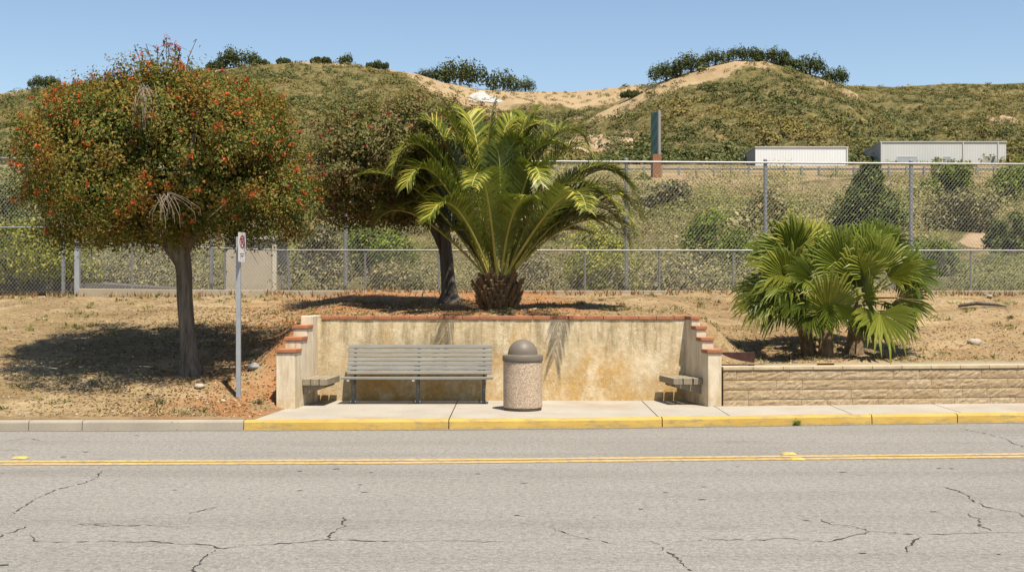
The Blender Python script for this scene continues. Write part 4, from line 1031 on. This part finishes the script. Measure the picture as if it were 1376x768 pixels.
def stray(C, N, n, ymax, r):
    m = MB()
    for k in range(n):
        j = rnd.randrange(len(C)); c = Vector(C[j]); nn = Vector(N[j])
        if nn.y > ymax: continue
        q = c + nn * .15; d = Vector((rnd.uniform(-.3, .3), -.05, rnd.uniform(-.35, .2))); m.tube([c, q, q + d * .6, q + d], [r, r, r * .8, r * .5], 4, False)
    return m
def extras1(C, N):
    m = MB(); lp = []; fp = []
    for k in range(40):
        x = rnd.gauss(215, 40); p = T(x, 112 + abs(x - 215) * .14, rnd.uniform(-.8, .8)); L = rnd.uniform(.2, .66) * (1.2 if 180 < x < 260 else .7)
        q = p + Vector((rnd.uniform(-.28, .28), rnd.uniform(-.2, .2), L)); r_ = p.lerp(q, .55) + Vector((rnd.uniform(-.08, .08), 0, .05))
        m.tube([p, r_, q, q + Vector((rnd.uniform(-.18, .18), 0, -.05))], [.009, .008, .006, .004], 4, False)
        for _ in range(14): t = rnd.uniform(.1, 1.); lp.append(tuple(p.lerp(q, t) + Vector((rnd.gauss(0, .045), rnd.gauss(0, .04), rnd.gauss(0, .03)))))
        if rnd.random() < .5: fp += [tuple(q + Vector((rnd.gauss(0, .03), rnd.gauss(0, .03), rnd.gauss(0, .03)))) for _ in range(14)]
    return [('barkdark', m), ('leafA', quads(lp, .075)), ('flowerB', quads(fp, .05)), ('twig', stray(C, N, 60, .1, .006))]
tr, C, N = broad_tree('flowering_tree', tb, (tc.x, tY, tc.z), (2.20, 2.2, 1.40), 'tall red flowering tree with dense dome crown on the left slope', 'leafA', 'flower', 'bark', 1380, 96, .054, .104, trunk, limbs, 640, 2.45, extra=extras1,
    lobes=[((T(118, 175).x, tY, T(118, 175).z), (.90, 1.0, .75), 120), ((T(308, 178).x, tY, T(308, 178).z), (1.05, 1.0, .7), 120), ((T(205, 140).x, tY, T(205, 140).z), (1.3, 1.2, .5), 110), ((T(385, 275).x, tY, T(385, 275).z), (.48, .8, .6), 70), ((T(88, 274).x, tY - .3, T(88, 274).z), (.55, .9, .68), 110), ((T(128, 294).x, tY - .1, T(128, 294).z), (.85, 1.2, .50), 120), ((T(318, 290).x, tY, T(318, 290).z), (.9, 1.2, .48), 120), ((T(362, 282).x, tY - .2, T(362, 282).z), (.65, .9, .62), 110)])
for px, py, n, hgt, sp_ in ((196, 116, 20, .75, 11), (222, 262, 20, .5, 15)):      # hanging skeins of dead twigs
    m = MB(); top = T(px, py, -1.95 if py < 150 else -2.32)
    for k in range(n):
        p = top + Vector((rnd.gauss(0, sp_ * .006), 0, rnd.uniform(-.05, .05))); dx = rnd.gauss(0, .16); h_ = hgt * rnd.uniform(.5, 1)
        m.tube([top + (p - top) * .2 + Vector((0, .12, -.05)), p, p + Vector((dx * .5, -.07, -h_ * .25)), p + Vector((dx, -.10, -h_ * .65)), p + Vector((dx * 1.05, -.09, -h_))], [.0045, .0045, .004, .0035, .002], 4, False)
    m.build('twig_skein', 'twig', tr)
# second tree, rusty
tY = 26.2; tb = at(604, 411, tY); tb.z = float(ground_z(tb.x, tY))
tc = T(528, 222)
trunk = ([tb + Vector((0, 0, -.2)), tb + Vector((0, 0, .03)), tb + Vector((0, 0, .2)), T(602, 375), T(600, 345), T(597, 318), T(598, 285), T(600, 250)], [.30, .235, .165, .14, .13, .125, .10, .08])
limbs = [([T(600, 345), T(588, 318), T(576, 296, -.1), T(548, 272, -.3), T(500, 245, -.4)], [.10, .09, .08, .065, .04]), ([T(598, 300), T(570, 260, .4), T(530, 200, .6)], [.09, .07, .03]), ([T(576, 296), T(540, 285, .6), T(470, 255, .8)], [.07, .055, .03])]
tr2, C, N = broad_tree('rusty_tree', tb, (tc.x, tY, tc.z), (1.80, 1.75, 1.25), 'smaller rusty red leaning tree behind the feathery palm', 'leafB', 'flowerB', 'barkdark', 1300, 48, .064, .11, trunk, limbs, 110, 2.4, extra=lambda C, N: [('twig', stray(C, N, 90, .3, .007))],
    lobes=[((T(600, 185).x, tY, T(600, 185).z), (1.1, 1., .75), 130), ((T(460, 265).x, tY, T(460, 265).z), (.85, .9, .65), 110), ((T(545, 165).x, tY, T(545, 165).z), (1.1, 1., .45), 90), ((T(640, 200).x, tY, T(640, 200).z), (.6, .8, .6), 70)])

# ------------------------------------------------------------------ feathery palm
pY = 24.0; pb = at(670, 416, pY); pb.z = float(ground_z(pb.x, pY)); pc = Vector((pb.x, pY, 2.2))
pa = empty('feather_palm', pb, 'stout palm with long arching feather fronds behind the bench wall', 'palm')
m = MB(); m.lathe([(.28, pb.z - .1), (.31, pb.z + .1), (.33, pb.z + .3), (.31, pb.z + .52), (.20, pb.z + .68)], (pb.x, pY), 24); m.build('trunk', 'palmboot', pa)
m = MB()
for k in range(120):        # cut leaf bases in spirals
    a = k * 2.39996; t = k / 120; z = pb.z + .0 + t * .60; r = .295 + .05 * math.sin(t * 3.) + rnd.uniform(-.02, .03) - .09 * max(0, t - .7) / .3
    d = Vector((math.cos(a), math.sin(a), 0)); s = Vector((-d.y, d.x, 0)); p = Vector((pb.x, pY, z)) + d * r; L = .07 + .13 * rnd.random() ** 1.5; up = Vector((0, 0, 1)); wd = .045 + .02 * rnd.random()
    tip = p + d * L * .8 + up * L * 1.1
    m.add([p - s * wd - up * .02, p + s * wd - up * .02, p + d * .05 - up * .05, tip - s * wd * .75, tip + s * wd * .75, tip + d * .035 - up * .03], [(0, 2, 1), (0, 3, 5, 2), (2, 5, 4, 1), (3, 4, 5), (0, 1, 4, 3)])
m.build('leaf_bases', 'palmboot', pa)
def frond(P0, M_, P2, wmax=.60, n=108):
    P0, M_, P2 = Vector(P0), Vector(M_), Vector(P2); P1 = M_ * 2 - (P0 + P2) * .5
    ts = np.linspace(0, 1, n + 1); pts = [P0 * (1 - t) ** 2 + P1 * 2 * t * (1 - t) + P2 * t * t for t in ts]
    rad = Vector((P2.x - pc.x, P2.y - pc.y, 0)); rad = rad.normalized() if rad.length > .01 else Vector((0, -1, 0))
    Nn = -rad * .8 + Vector((0, 0, .5)); V = []; Fc = []; mi = []
    m = MB(); m.tube(pts[::6], [.026 * (1 - .8 * t) for t in ts[::6]], 5, mi=1)
    Ltot = sum((pts[i + 1] - pts[i]).length for i in range(n))
    for i in range(3, n + 1):
        t = ts[i]; T_ = (pts[min(i + 1, n)] - pts[i - 1]).normalized(); Nn = (Nn - T_ * Nn.dot(T_)).normalized(); S = T_.cross(Nn)
        if t < .09: continue
        prof = min(1, .16 + (t - .09) * 2.9) * (1 - .62 * max(0, (t - .55) / .45) ** 1.4)
        for sg in (1, -1):
            L = wmax * prof * rnd.uniform(.82, 1.1); fw = .62 + .45 * t + rnd.uniform(-.1, .12); upk = .46 - .22 * t + rnd.uniform(-.2, .2)
            d = (S * sg + T_ * fw + Nn * upk).normalized(); side_ = d.cross(Nn).normalized(); w_ = .0140 * (.7 + .5 * prof)
            p = pts[i]; g2 = (.05 + .24 * t * t) * rnd.uniform(.5, 1.4); q = p + d * L * .55 + Vector((0, 0, -.12 * g2 * L)); e = p + d * L * (1 - .15 * g2) + Vector((0, 0, -g2 * L))
            if side_.dot(T_) * sg > 0: side_ = -side_
            a = [p - side_ * w_ * .5 * sg, p + side_ * w_ * .5 * sg, q + side_ * w_ * sg, e, q - side_ * w_ * sg]
            fc = [(0, 1, 2, 4), (4, 2, 3)]
            # keep the upper side as the front
            nrm = (a[1] - a[0]).cross(a[4] - a[0])
            if nrm.dot(Nn) < 0: fc = [f[::-1] for f in fc]
            m.add(a, fc, 0)
    m.build('frond', ['frond', 'rachis'], pa)
fl = [((628, 215), (586, 143), .1, -.5), ((655, 235), (664, 137), .1, .0), ((688, 205), (744, 170), .2, .1), ((725, 215), (781, 180), .1, .2), ((742, 222), (797, 208), -.1, -.3), ((765, 246), (840, 240), .2, .3), ((772, 264), (834, 292), -.3, -.5),
      ((752, 268), (788, 282), -1.6, -3.4), ((780, 298), (862, 318), .0, -.2), ((790, 235), (860, 276), .3, .3), ((568, 262), (488, 233), .1, .2), ((580, 208), (527, 228), -.1, -.4), ((590, 240), (546, 250), -.5, -1.0), ((613, 280), (576, 294), -.8, -1.3),
      ((688, 292), (712, 264), -.8, -1.9), ((652, 250), (634, 250), -1.6, -3.45), ((610, 215), (572, 172), .5, .5), ((708, 240), (727, 246), -.6, -1.2), ((733, 318), (792, 312), .4, .6), ((622, 318), (588, 300), .4, .6),
      ((700, 190), (712, 165), .5, .8), ((640, 190), (622, 160), .6, 1.), ((672, 215), (690, 160), .3, .5), ((752, 255), (815, 222), .6, 1.), ((590, 262), (520, 262), .6, 1.), ((598, 236), (552, 206), .3, .3), ((760, 284), (838, 262), .2, .0), ((672, 250), (668, 200), -.35, -.5), ((735, 262), (808, 258), -.3, -.4), ((748, 300), (806, 300), -.1, -.1), ((642, 318), (606, 312), -.1, -.2), ((700, 320), (742, 318), .1, .3), ((616, 262), (566, 262), -.2, -.3), ((705, 225), (760, 196), -.2, -.4), ((572, 225), (534, 245), .2, .1), ((600, 195), (560, 170), .3, .4), ((795, 250), (850, 310), .1, .1), ((735, 195), (790, 190), .3, .5), ((560, 290), (505, 300), .2, .3), ((785, 280), (845, 325), .3, .4),
      ((775, 235), (848, 250), .3, .5), ((778, 278), (852, 300), -.2, -.5), ((760, 300), (826, 306), .3, .2), ((788, 262), (864, 292), .5, .7), ((575, 245), (512, 248), .3, .5), ((602, 225), (560, 190), .1, .2),
      ((585, 280), (530, 285), .4, .6), ((635, 225), (600, 190), .2, .3), ((680, 230), (700, 190), -.3, -.5), ((700, 262), (735, 225), -.3, -.6), ((722, 305), (770, 305), .6, 1.), ]
for k, (M_, T_, d1, d2) in enumerate(fl):
    a = math.atan2(d2 if abs(d2) > .05 else .3, (T_[0] - 670) / 71.); b0 = pc + Vector((math.cos(a) * .16, math.sin(a) * .16, rnd.uniform(-.05, .08)))
    frond(b0, at(M_[0], M_[1], pY + d1), at(T_[0], T_[1], pY + d2))

# ------------------------------------------------------------------ fan palms
fY = 22.35
def fan_leaf(par, top, hub, tip, nrm, Rr, spread=None, nseg=30, droop=.22):
    spread = R(rnd.uniform(66, 102)); fold = rnd.uniform(.05, .5)
    m = MB(); hub, tip = Vector(hub), Vector(tip); A = (tip - hub).normalized(); Nn = Vector(nrm); Nn = (Nn - A * Nn.dot(A)).normalized(); B = A.cross(Nn)
    mid = top.lerp(hub, .5) + Vector((0, 0, .06)); m.tube([top, mid, hub], [.022, .017, .012], 5, mi=1)
    da = 2 * spread / nseg
    for k in range(nseg):
        ph = -spread + (k + .5) * da; L = Rr * (1 - .28 * abs(ph / spread) ** 2) * rnd.uniform(.80, 1.06)
        def pt(an, r, lift): 
            q = hub + (A * math.cos(an) + B * math.sin(an)) * r + Nn * (lift - .22 * r * (r / Rr) * .6 + .05 * r + fold * r * (abs(math.sin(an)) - .3))
            q.z -= droop * Rr * max(0, r / Rr - .45) ** 1.6; return q
        r1 = L * .62; h = .03 * (1 + 0 * k)
        a0 = pt(ph, .01, 0); l = pt(ph - da / 2, r1, 0); rr_ = pt(ph + da / 2, r1, 0); c = pt(ph, r1, h); dv = rnd.gauss(0, .035); 
        l2 = pt(ph - da * .33 + dv, L * .82, 0); r2 = pt(ph + da * .33 + dv, L * .82, 0); c2 = pt(ph + dv, L * .82, h * .6); e = pt(ph + dv * 2.2, L, 0); e.z -= rnd.random() ** 2 * .2 * Rr
        m.add([a0, l, c, rr_, l2, c2, r2, e], [(0, 2, 1), (0, 3, 2), (1, 2, 5, 4), (2, 3, 6, 5), (4, 5, 7), (5, 6, 7)])
    m.build('frond', ['fan', 'petiole'], par)
fp_ = {}
for key, base, topp, lb in (('l', (1086, 480), (1078, 425), 'fan palm with its trunk on the left of the clump of three'), ('m', (1110, 483), (1110, 420), 'fan palm with its trunk in the middle of the clump of three'), ('r', (1148, 482), (1152, 415), 'fan palm with the thickest trunk, right of the clump of three')):
    p = at(*base, fY + (.15 if key == 'l' else -.1 if key == 'm' else .05)); p.z = float(ground_z(p.x, p.y)); q = at(*topp, p.y)
    o = empty('fan_palm', p, lb, 'palm', 'clump of fan palms'); fp_[key] = (o, q)
    m = MB(); rr_ = .12 if key != 'r' else .15
    m.tube([p + Vector((0, 0, -.15)), p + Vector((0, 0, .05)), p.lerp(q, .5), q, q + Vector((0, 0, .15))], [rr_ * 1.25, rr_ * 1.1, rr_ * .9, rr_ * .95, rr_ * .5], 14, True, .12)
    for k in range(26):
        a = rnd.uniform(0, 6.28); t = rnd.uniform(.05, .95); c = p.lerp(q, t); d = Vector((math.cos(a), math.sin(a), 0)); s = Vector((-d.y, d.x, 0)); b0 = c + d * rr_ * .85
        m.add([b0 - s * .035, b0 + s * .035, b0 + d * .07 + Vector((0, 0, .13)) + s * .012, b0 + d * .07 + Vector((0, 0, .13)) - s * .012], [(0, 1, 2, 3)])
    m.build('trunk', 'fibre', o)
cf = (.1, -.75, .65)
FL = [('r', (1176, 368), (1166, 296), -.55, (.15, -.9, .35), .92), ('m', (1136, 362), (1090, 302), -.5, (-.25, -.8, .5), .95), ('m', (1112, 418), (1112, 352), -.75, (.1, -.9, .35), .90), ('l', (1040, 396), (985, 440), -.35, (-.3, -.5, .8), .85), ('m', (1072, 402), (1040, 432), -.85, (0, -.55, .85), .55),
      ('r', (1182, 420), (1204, 462), -.8, (.1, -.7, .75), .80), ('r', (1212, 366), (1264, 372), -.25, (.3, -.75, .6), .80), ('r', (1206, 400), (1250, 418), -.4, (.2, -.8, .6), .70), ('l', (1072, 335), (1096, 268), .1, (.25, -.8, .4), .85), ('l', (1060, 362), (1004, 352), -.2, (-.2, -.7, .7), .80),
      ('l', (1066, 340), (1026, 300), .0, (-.4, -.8, .3), .80), ('r', (1160, 345), (1190, 296), .15, (.1, -.6, .75), .80), ('m', (1128, 350), (1120, 286), .3, (-.1, -.8, .5), .85), ('r', (1186, 352), (1228, 330), .25, (.2, -.5, .8), .80), ('l', (1062, 378), (1020, 392), -.45, (-.2, -.6, .75), .75),
      ('m', (1092, 376), (1060, 362), -.6, (-.1, -.8, .5), .70), ('r', (1160, 402), (1176, 372), -.7, (.4, -.6, .6), .65), ('m', (1100, 345), (1088, 290), .5, (0, -.7, .7), .85), ('r', (1178, 340), (1160, 286), .6, (.1, -.6, .75), .85), ('r', (1200, 380), (1240, 350), .4, (.3, -.4, .85), .75),
      ('l', (1050, 385), (1010, 415), .3, (-.3, -.1, .95), .75), ('m', (1140, 390), (1158, 345), -.35, (.5, -.7, .4), .70), ('l', (1075, 350), (1050, 290), .4, (-.2, -.6, .7), .85), ('r', (1190, 405), (1225, 440), .4, (.4, 0, .9), .75), ('m', (1095, 400), (1120, 420), .7, (0, .3, .9), .8), ('l', (1056, 404), (1016, 448), -.55, (-.2, -.6, .75), .70), ('m', (1092, 414), (1086, 462), -.75, (-.1, -.75, .6), .62), ('r', (1164, 418), (1180, 468), -.6, (.2, -.7, .7), .68),
      ('m', (1122, 408), (1134, 456), -.8, (.1, -.8, .5), .55), ('l', (1034, 388), (988, 408), -.1, (-.3, -.5, .8), .78), ('r', (1200, 412), (1240, 450), -.2, (.3, -.4, .85), .70), ('r', (1150, 374), (1142, 318), -.65, (-.2, -.8, .5), .75), ('l', (1058, 372), (1042, 330), -.35, (-.3, -.8, .5), .78),
      ('r', (1192, 372), (1232, 350), -.45, (.3, -.7, .6), .78), ('m', (1108, 372), (1122, 312), .0, (.1, -.8, .5), .85), ('l', (1048, 350), (1010, 330), .2, (-.3, -.6, .7), .80), ('r', (1180, 330), (1204, 290), .5, (.2, -.5, .8), .75), ('l', (1082, 395), (1066, 430), -.5, (0, -.8, .6), .55)]
for key, hub, tip, dy, nrm, Rr in FL:
    o, q = fp_[key]; h_ = at(*hub, fY + dy); t_p = at(*tip, fY + dy * 1.5 - .05)
    fan_leaf(o, q + Vector((rnd.uniform(-.06, .06), rnd.uniform(-.06, .06), rnd.uniform(-.05, .1))), h_, t_p, nrm, Rr, droop=.3 if tip[1] > hub[1] + 10 else .16)

# ------------------------------------------------------------------ bushes on the bank, each its own thing
def bush(px, py, w_, h_, Y, mat, label, n=14, dens_=1., cone=False, leaf=None, name='bush'):
    h_ *= 1.2; n = int(n * 1.4)
    c = at(px, py, Y); W = w_ * Y / F; H = h_ * Y / F; gz = bank_z(c.x, Y) if Y > 31.6 else float(ground_z(c.x, Y)); base = Vector((c.x, Y, min(gz, c.z) - .1)); H = max(H, c.z + H - base.z) if gz < c.z else H
    o = empty(name, base, label, 'bush', 'bushes on the bank behind the fence'); parts = []
    lf_ = leaf or max(.07, .0026 * Y)
    for k in range(n):
        t = rnd.random(); fx_ = rnd.uniform(-.5, .5); hz = (1 - 1.5 * fx_ * fx_ * 1.6)
        if cone: z = rnd.random() ** 1.3; fx_ *= (1.05 - z); zc = base.z + H * (.10 + .78 * z); r = W * .20 * (1.25 - z)
        else: zc = base.z + H * rnd.uniform(.2, .78) * max(.35, hz); r = W * rnd.uniform(.13, .22)
        cc = np.array([c.x + fx_ * W * .8, Y + rnd.uniform(-.3, .3) * W, zc])
        kk = int(190 * dens_); P, N = scatter_blob(cc, (r, r, r * .85), kk, 2., .55, 1.08, .25)
        parts.append(leaves(P, N + np.array([0, 0, .3]), np.full(kk, lf_), .6, .7))
    V, Fq = cat_mesh(parts); np_mesh('foliage', V, Fq, mat, o)
    m = MB()
    for k in range(5): m.tube([base + Vector((rnd.uniform(-.1, .1), 0, -.1)), base + Vector((rnd.uniform(-.25, .25) * W, rnd.uniform(-.2, .2) * W, H * .55))], [.05, .015], 5)
    m.build('stems', 'barkdark', o)
bush(30, 392, 170, 95, 33.6, 'yellowgreen', 'large yellow green bush behind the fence at far left', 26, 1.4)
bush(92, 385, 80, 62, 34.2, 'yellowgreen', 'green bush beside the end post of the lower fence', 14, 1.2)
bush(15, 310, 110, 95, 48, 'pine', 'dark green bush higher up behind the far left fence', 18, 1.2)
bush(205, 388, 170, 70, 38, 'sage', 'grey green bush behind the fence left of the shed', 22, 1.2)
bush(430, 380, 90, 90, 37, 'sage', 'pale grey bush between the shed and the dark fence post', 16, 1.2)
bush(505, 335, 110, 45, 46, 'bright', 'bright green rounded bush below the rusty tree', 20, 1.4)
bush(805, 392, 110, 70, 35, 'yellowgreen', 'yellow green bush behind the fence right of the feathery palm', 22, 1.1)
bush(800, 335, 130, 45, 44, 'yellowgreen', 'yellow tipped bush under the palm fronds on the right', 18, 1.2)
bush(960, 330, 110, 50, 48, 'bright', 'bright green spreading bush left of the fan palms', 22, 1.4)
bush(925, 392, 130, 45, 36, 'sage', 'grey brush against the lower fence left of the fan palms', 16, 1.1)
bush(1168, 300, 105, 80, 62, 'pine', 'tall dark cone shaped bush below the grey warehouse', 60, 1.2, True)
bush(1275, 250, 75, 34, 90, 'bright', 'bright rounded bush in front of the grey warehouse', 14, 1.2)
bush(1295, 312, 110, 52, 60, 'sage', 'big grey olive bush right of the tall fence post', 22, 1.4)
bush(1248, 352, 90, 44, 46, 'bright', 'olive green bush low behind the right fence post', 16, 1.3)
bush(1356, 325, 60, 50, 50, 'pine', 'dark bush at the right edge of the bank', 14, 1.3)
bush(1366, 250, 80, 36, 84, 'bright', 'green bush high at the right edge of the bank', 14, 1.2)
bush(1296, 238, 22, 16, 100, 'pine', 'small dark bush alone near the guardrail on the right', 6, .8)
bush(1030, 300, 80, 45, 66, 'brush', 'olive brown bush behind the tall post left of the fan palms', 16, 1.1)
bush(865, 251, 24, 18, 108, 'pine', 'small dark bush at the foot of the green sign', 6, .8)
bush(895, 285, 90, 40, 76, 'sage', 'grey bush on the bank below the green sign', 16, 1.2)
bush(690, 385, 120, 55, 37, 'sage', 'grey brush behind the stem of the feathery palm', 16, 1.1)
bush(540, 390, 100, 40, 37, 'brush', 'dry brush behind the fence left of the rusty tree trunk', 16, 1.1)

# ------------------------------------------------------------------ ground litter, stones, weeds
def on_ground(n, xf, yf):
    x = xf(n); y = yf(n)
    ok = ((x < -3.8) & (y > KERB(x) + .25)) | ((y > 21.85) & (x >= -3.8) & (x < 3.3)) | ((x >= 3.5) & (y > BLOCK(x) + .35)); x, y = x[ok], y[ok]
    return np.column_stack([x, y, ground_z(x, y) + .012])
P = np.vstack([on_ground(8000, lambda n: npr.normal(-5.2, 1.5, n), lambda n: npr.uniform(18.8, 27, n)), on_ground(5200, lambda n: npr.uniform(-13, 13, n), lambda n: npr.uniform(18.8, 30.3, n)), on_ground(3800, lambda n: npr.normal(-1.5, 1.8, n), lambda n: 21.9 + np.abs(npr.normal(0, 3, n))), on_ground(2600, lambda n: npr.uniform(3, 10, n), lambda n: npr.uniform(20.9, 25, n))])
V, Fq = leaves(P, np.tile([0, 0, 1.], (len(P), 1)), np.full(len(P), .050), .5, .35, .15)
tag(np_mesh('leaf_litter', V, Fq, 'litter'), 'dry fallen leaves scattered over the dirt bank', 'leaf litter', kind='stuff')
def rocks(P, size, name, mat):
    ico = []; ph = (1 + 5 ** .5) / 2
    base = unit(np.array([(-1, ph, 0), (1, ph, 0), (-1, -ph, 0), (1, -ph, 0), (0, -1, ph), (0, 1, ph), (0, -1, -ph), (0, 1, -ph), (ph, 0, -1), (ph, 0, 1), (-ph, 0, -1), (-ph, 0, 1)], float))
    fc = np.array([(0, 11, 5), (0, 5, 1), (0, 1, 7), (0, 7, 10), (0, 10, 11), (1, 5, 9), (5, 11, 4), (11, 10, 2), (10, 7, 6), (7, 1, 8), (3, 9, 4), (3, 4, 2), (3, 2, 6), (3, 6, 8), (3, 8, 9), (4, 9, 5), (2, 4, 11), (6, 2, 10), (8, 6, 7), (9, 8, 1)])
    n = len(P); s = size * npr.uniform(.5, 1.6, (n, 1, 1)); V = P[:, None] + base[None] * s * npr.uniform(.7, 1.3, (n, 12, 1)) * np.array([1.2, 1., .7])
    return V.reshape(-1, 3), (fc[None] + (np.arange(n) * 12)[:, None, None]).reshape(-1, 3)
P = on_ground(2600, lambda n: npr.uniform(-12, 12, n), lambda n: npr.uniform(18.8, 30, n)); V, Fq = rocks(P, .014, '', '')
tag(np_mesh('gravel', V, Fq, 'stone'), 'small stones and clods on the dirt bank', 'gravel', kind='stuff')
for px, py, Y, s, mt, nm, lb in [(268, 521, 20.6, .075, 'stone', 'stone', 'pale stone in the shade near the foot of the flowering tree'), (340, 500, 21.3, .085, 'greystone', 'stone', 'grey stone in the tree shade right of the sign post'), (300, 545, 19.9, .05, 'stone', 'stone', 'small pale stone left of the foot of the sign post'), (1310, 453, 23.2, .12, 'stone', 'stone', 'pale rock on the slope right of the fan palms'), (1330, 400, 29, .14, 'stone', 'stone', 'flat rock near the fence on the far right')]:
    x = at(px, py, Y).x; z = float(ground_z(x, Y)); parts = rocks(np.array([[x, Y, z + s * .3]]), s, '', '')
    o = np_mesh(nm, parts[0], parts[1], mt, origin=(x, Y, z)); tag(o, lb, 'stone', 'loose stones on the bank'); sb = o.modifiers.new('Sub', 'SUBSURF'); sb.levels = sb.render_levels = 1
x = at(1318, 416, 27).x; z = float(ground_z(x, 27.)); m = MB(); m.tube([(x - .45, 27.1, z + .03), (x - .1, 27, z + .09), (x + .3, 26.9, z + .06), (x + .5, 26.85, z + .02)], [.03, .04, .03, .012], 8, True, .1)
tag(m.build('fallen_branch', 'barkdark', origin=(x, 27, z)), 'dark fallen branch on the slope right of the fan palms', 'branch')
def weed(px, py, Y, z, s, label, mat='bright', n=110):
    c = at(px, py, Y); c.z = z; P = np.array(c)[None] + np.abs(npr.normal(0, .8, (n, 3))).clip(0, 1.6) * s * npr.choice([-1, 1], (n, 3)) * np.array([1, .6, 0]) + np.column_stack([np.zeros(n), np.zeros(n), np.abs(npr.normal(0, s * .8, n)) + .01])
    V, Fq = leaves(P, npr.normal(0, 1, (n, 3)) + np.array([0, 0, .5]), np.full(n, s * 1.0), .42); tag(np_mesh('weed', V, Fq, mat, origin=c), label, 'weed', 'small green weeds')
xw = at(1071, 570, 19.2).x; weed(1071, 568, float(KERB(xw)) - .05, .005, .04, 'green weed growing at the foot of the yellow kerb')
for px, py, Y, lb in [(216, 545, 19.85, 'small weed below the flowering tree shadow'), (348, 546, 20.0, 'small weed between the sign post and the left pillar'), (1358, 428, 25.5, 'green weed on the slope at the right edge')]:
    x = at(px, py, Y).x; weed(px, py, Y, float(ground_z(x, Y)), .045, lb, 'sage')
# tufts of dry grass along the fence foot: uncountable
P = on_ground(700, lambda n: npr.uniform(-13, 13, n), lambda n: npr.uniform(29.2, 30.5, n)); n = len(P)
T2 = on_ground(950, lambda n: npr.uniform(-13, 13, n), lambda n: npr.uniform(18.9, 30, n)); T2 = T2[fbm(T2[:, 0] * .7, T2[:, 1] * .7, 3) > -.03]
b2 = np.repeat(T2, 16, 0) + npr.normal(0, .05, (len(T2) * 16, 3)) * np.array([1, 1, 0]); d2 = npr.normal(0, .05, b2.shape); d2[:, 2] = npr.uniform(.02, .085, len(b2)); s2 = npr.normal(0, .010, b2.shape); s2[:, 2] = 0
V2 = np.stack([b2 - s2, b2 + s2, b2 + d2], 1).reshape(-1, 3); tag(np_mesh('dry_weeds', V2, np.arange(len(V2)).reshape(-1, 3), 'brush'), 'low dry weeds scattered over the dirt bank', 'weeds', kind='stuff')
base = np.repeat(P, 6, 0); d = npr.normal(0, .05, base.shape); d[:, 2] = npr.uniform(.05, .16, len(base)); s = npr.normal(0, .008, base.shape); s[:, 2] = 0
V = np.stack([base - s, base + s, base + d], 1).reshape(-1, 3); tag(np_mesh('dry_grass', V, np.arange(len(V)).reshape(-1, 3), 'litter'), 'short dry grass tufts along the foot of the fence', 'grass', kind='stuff')
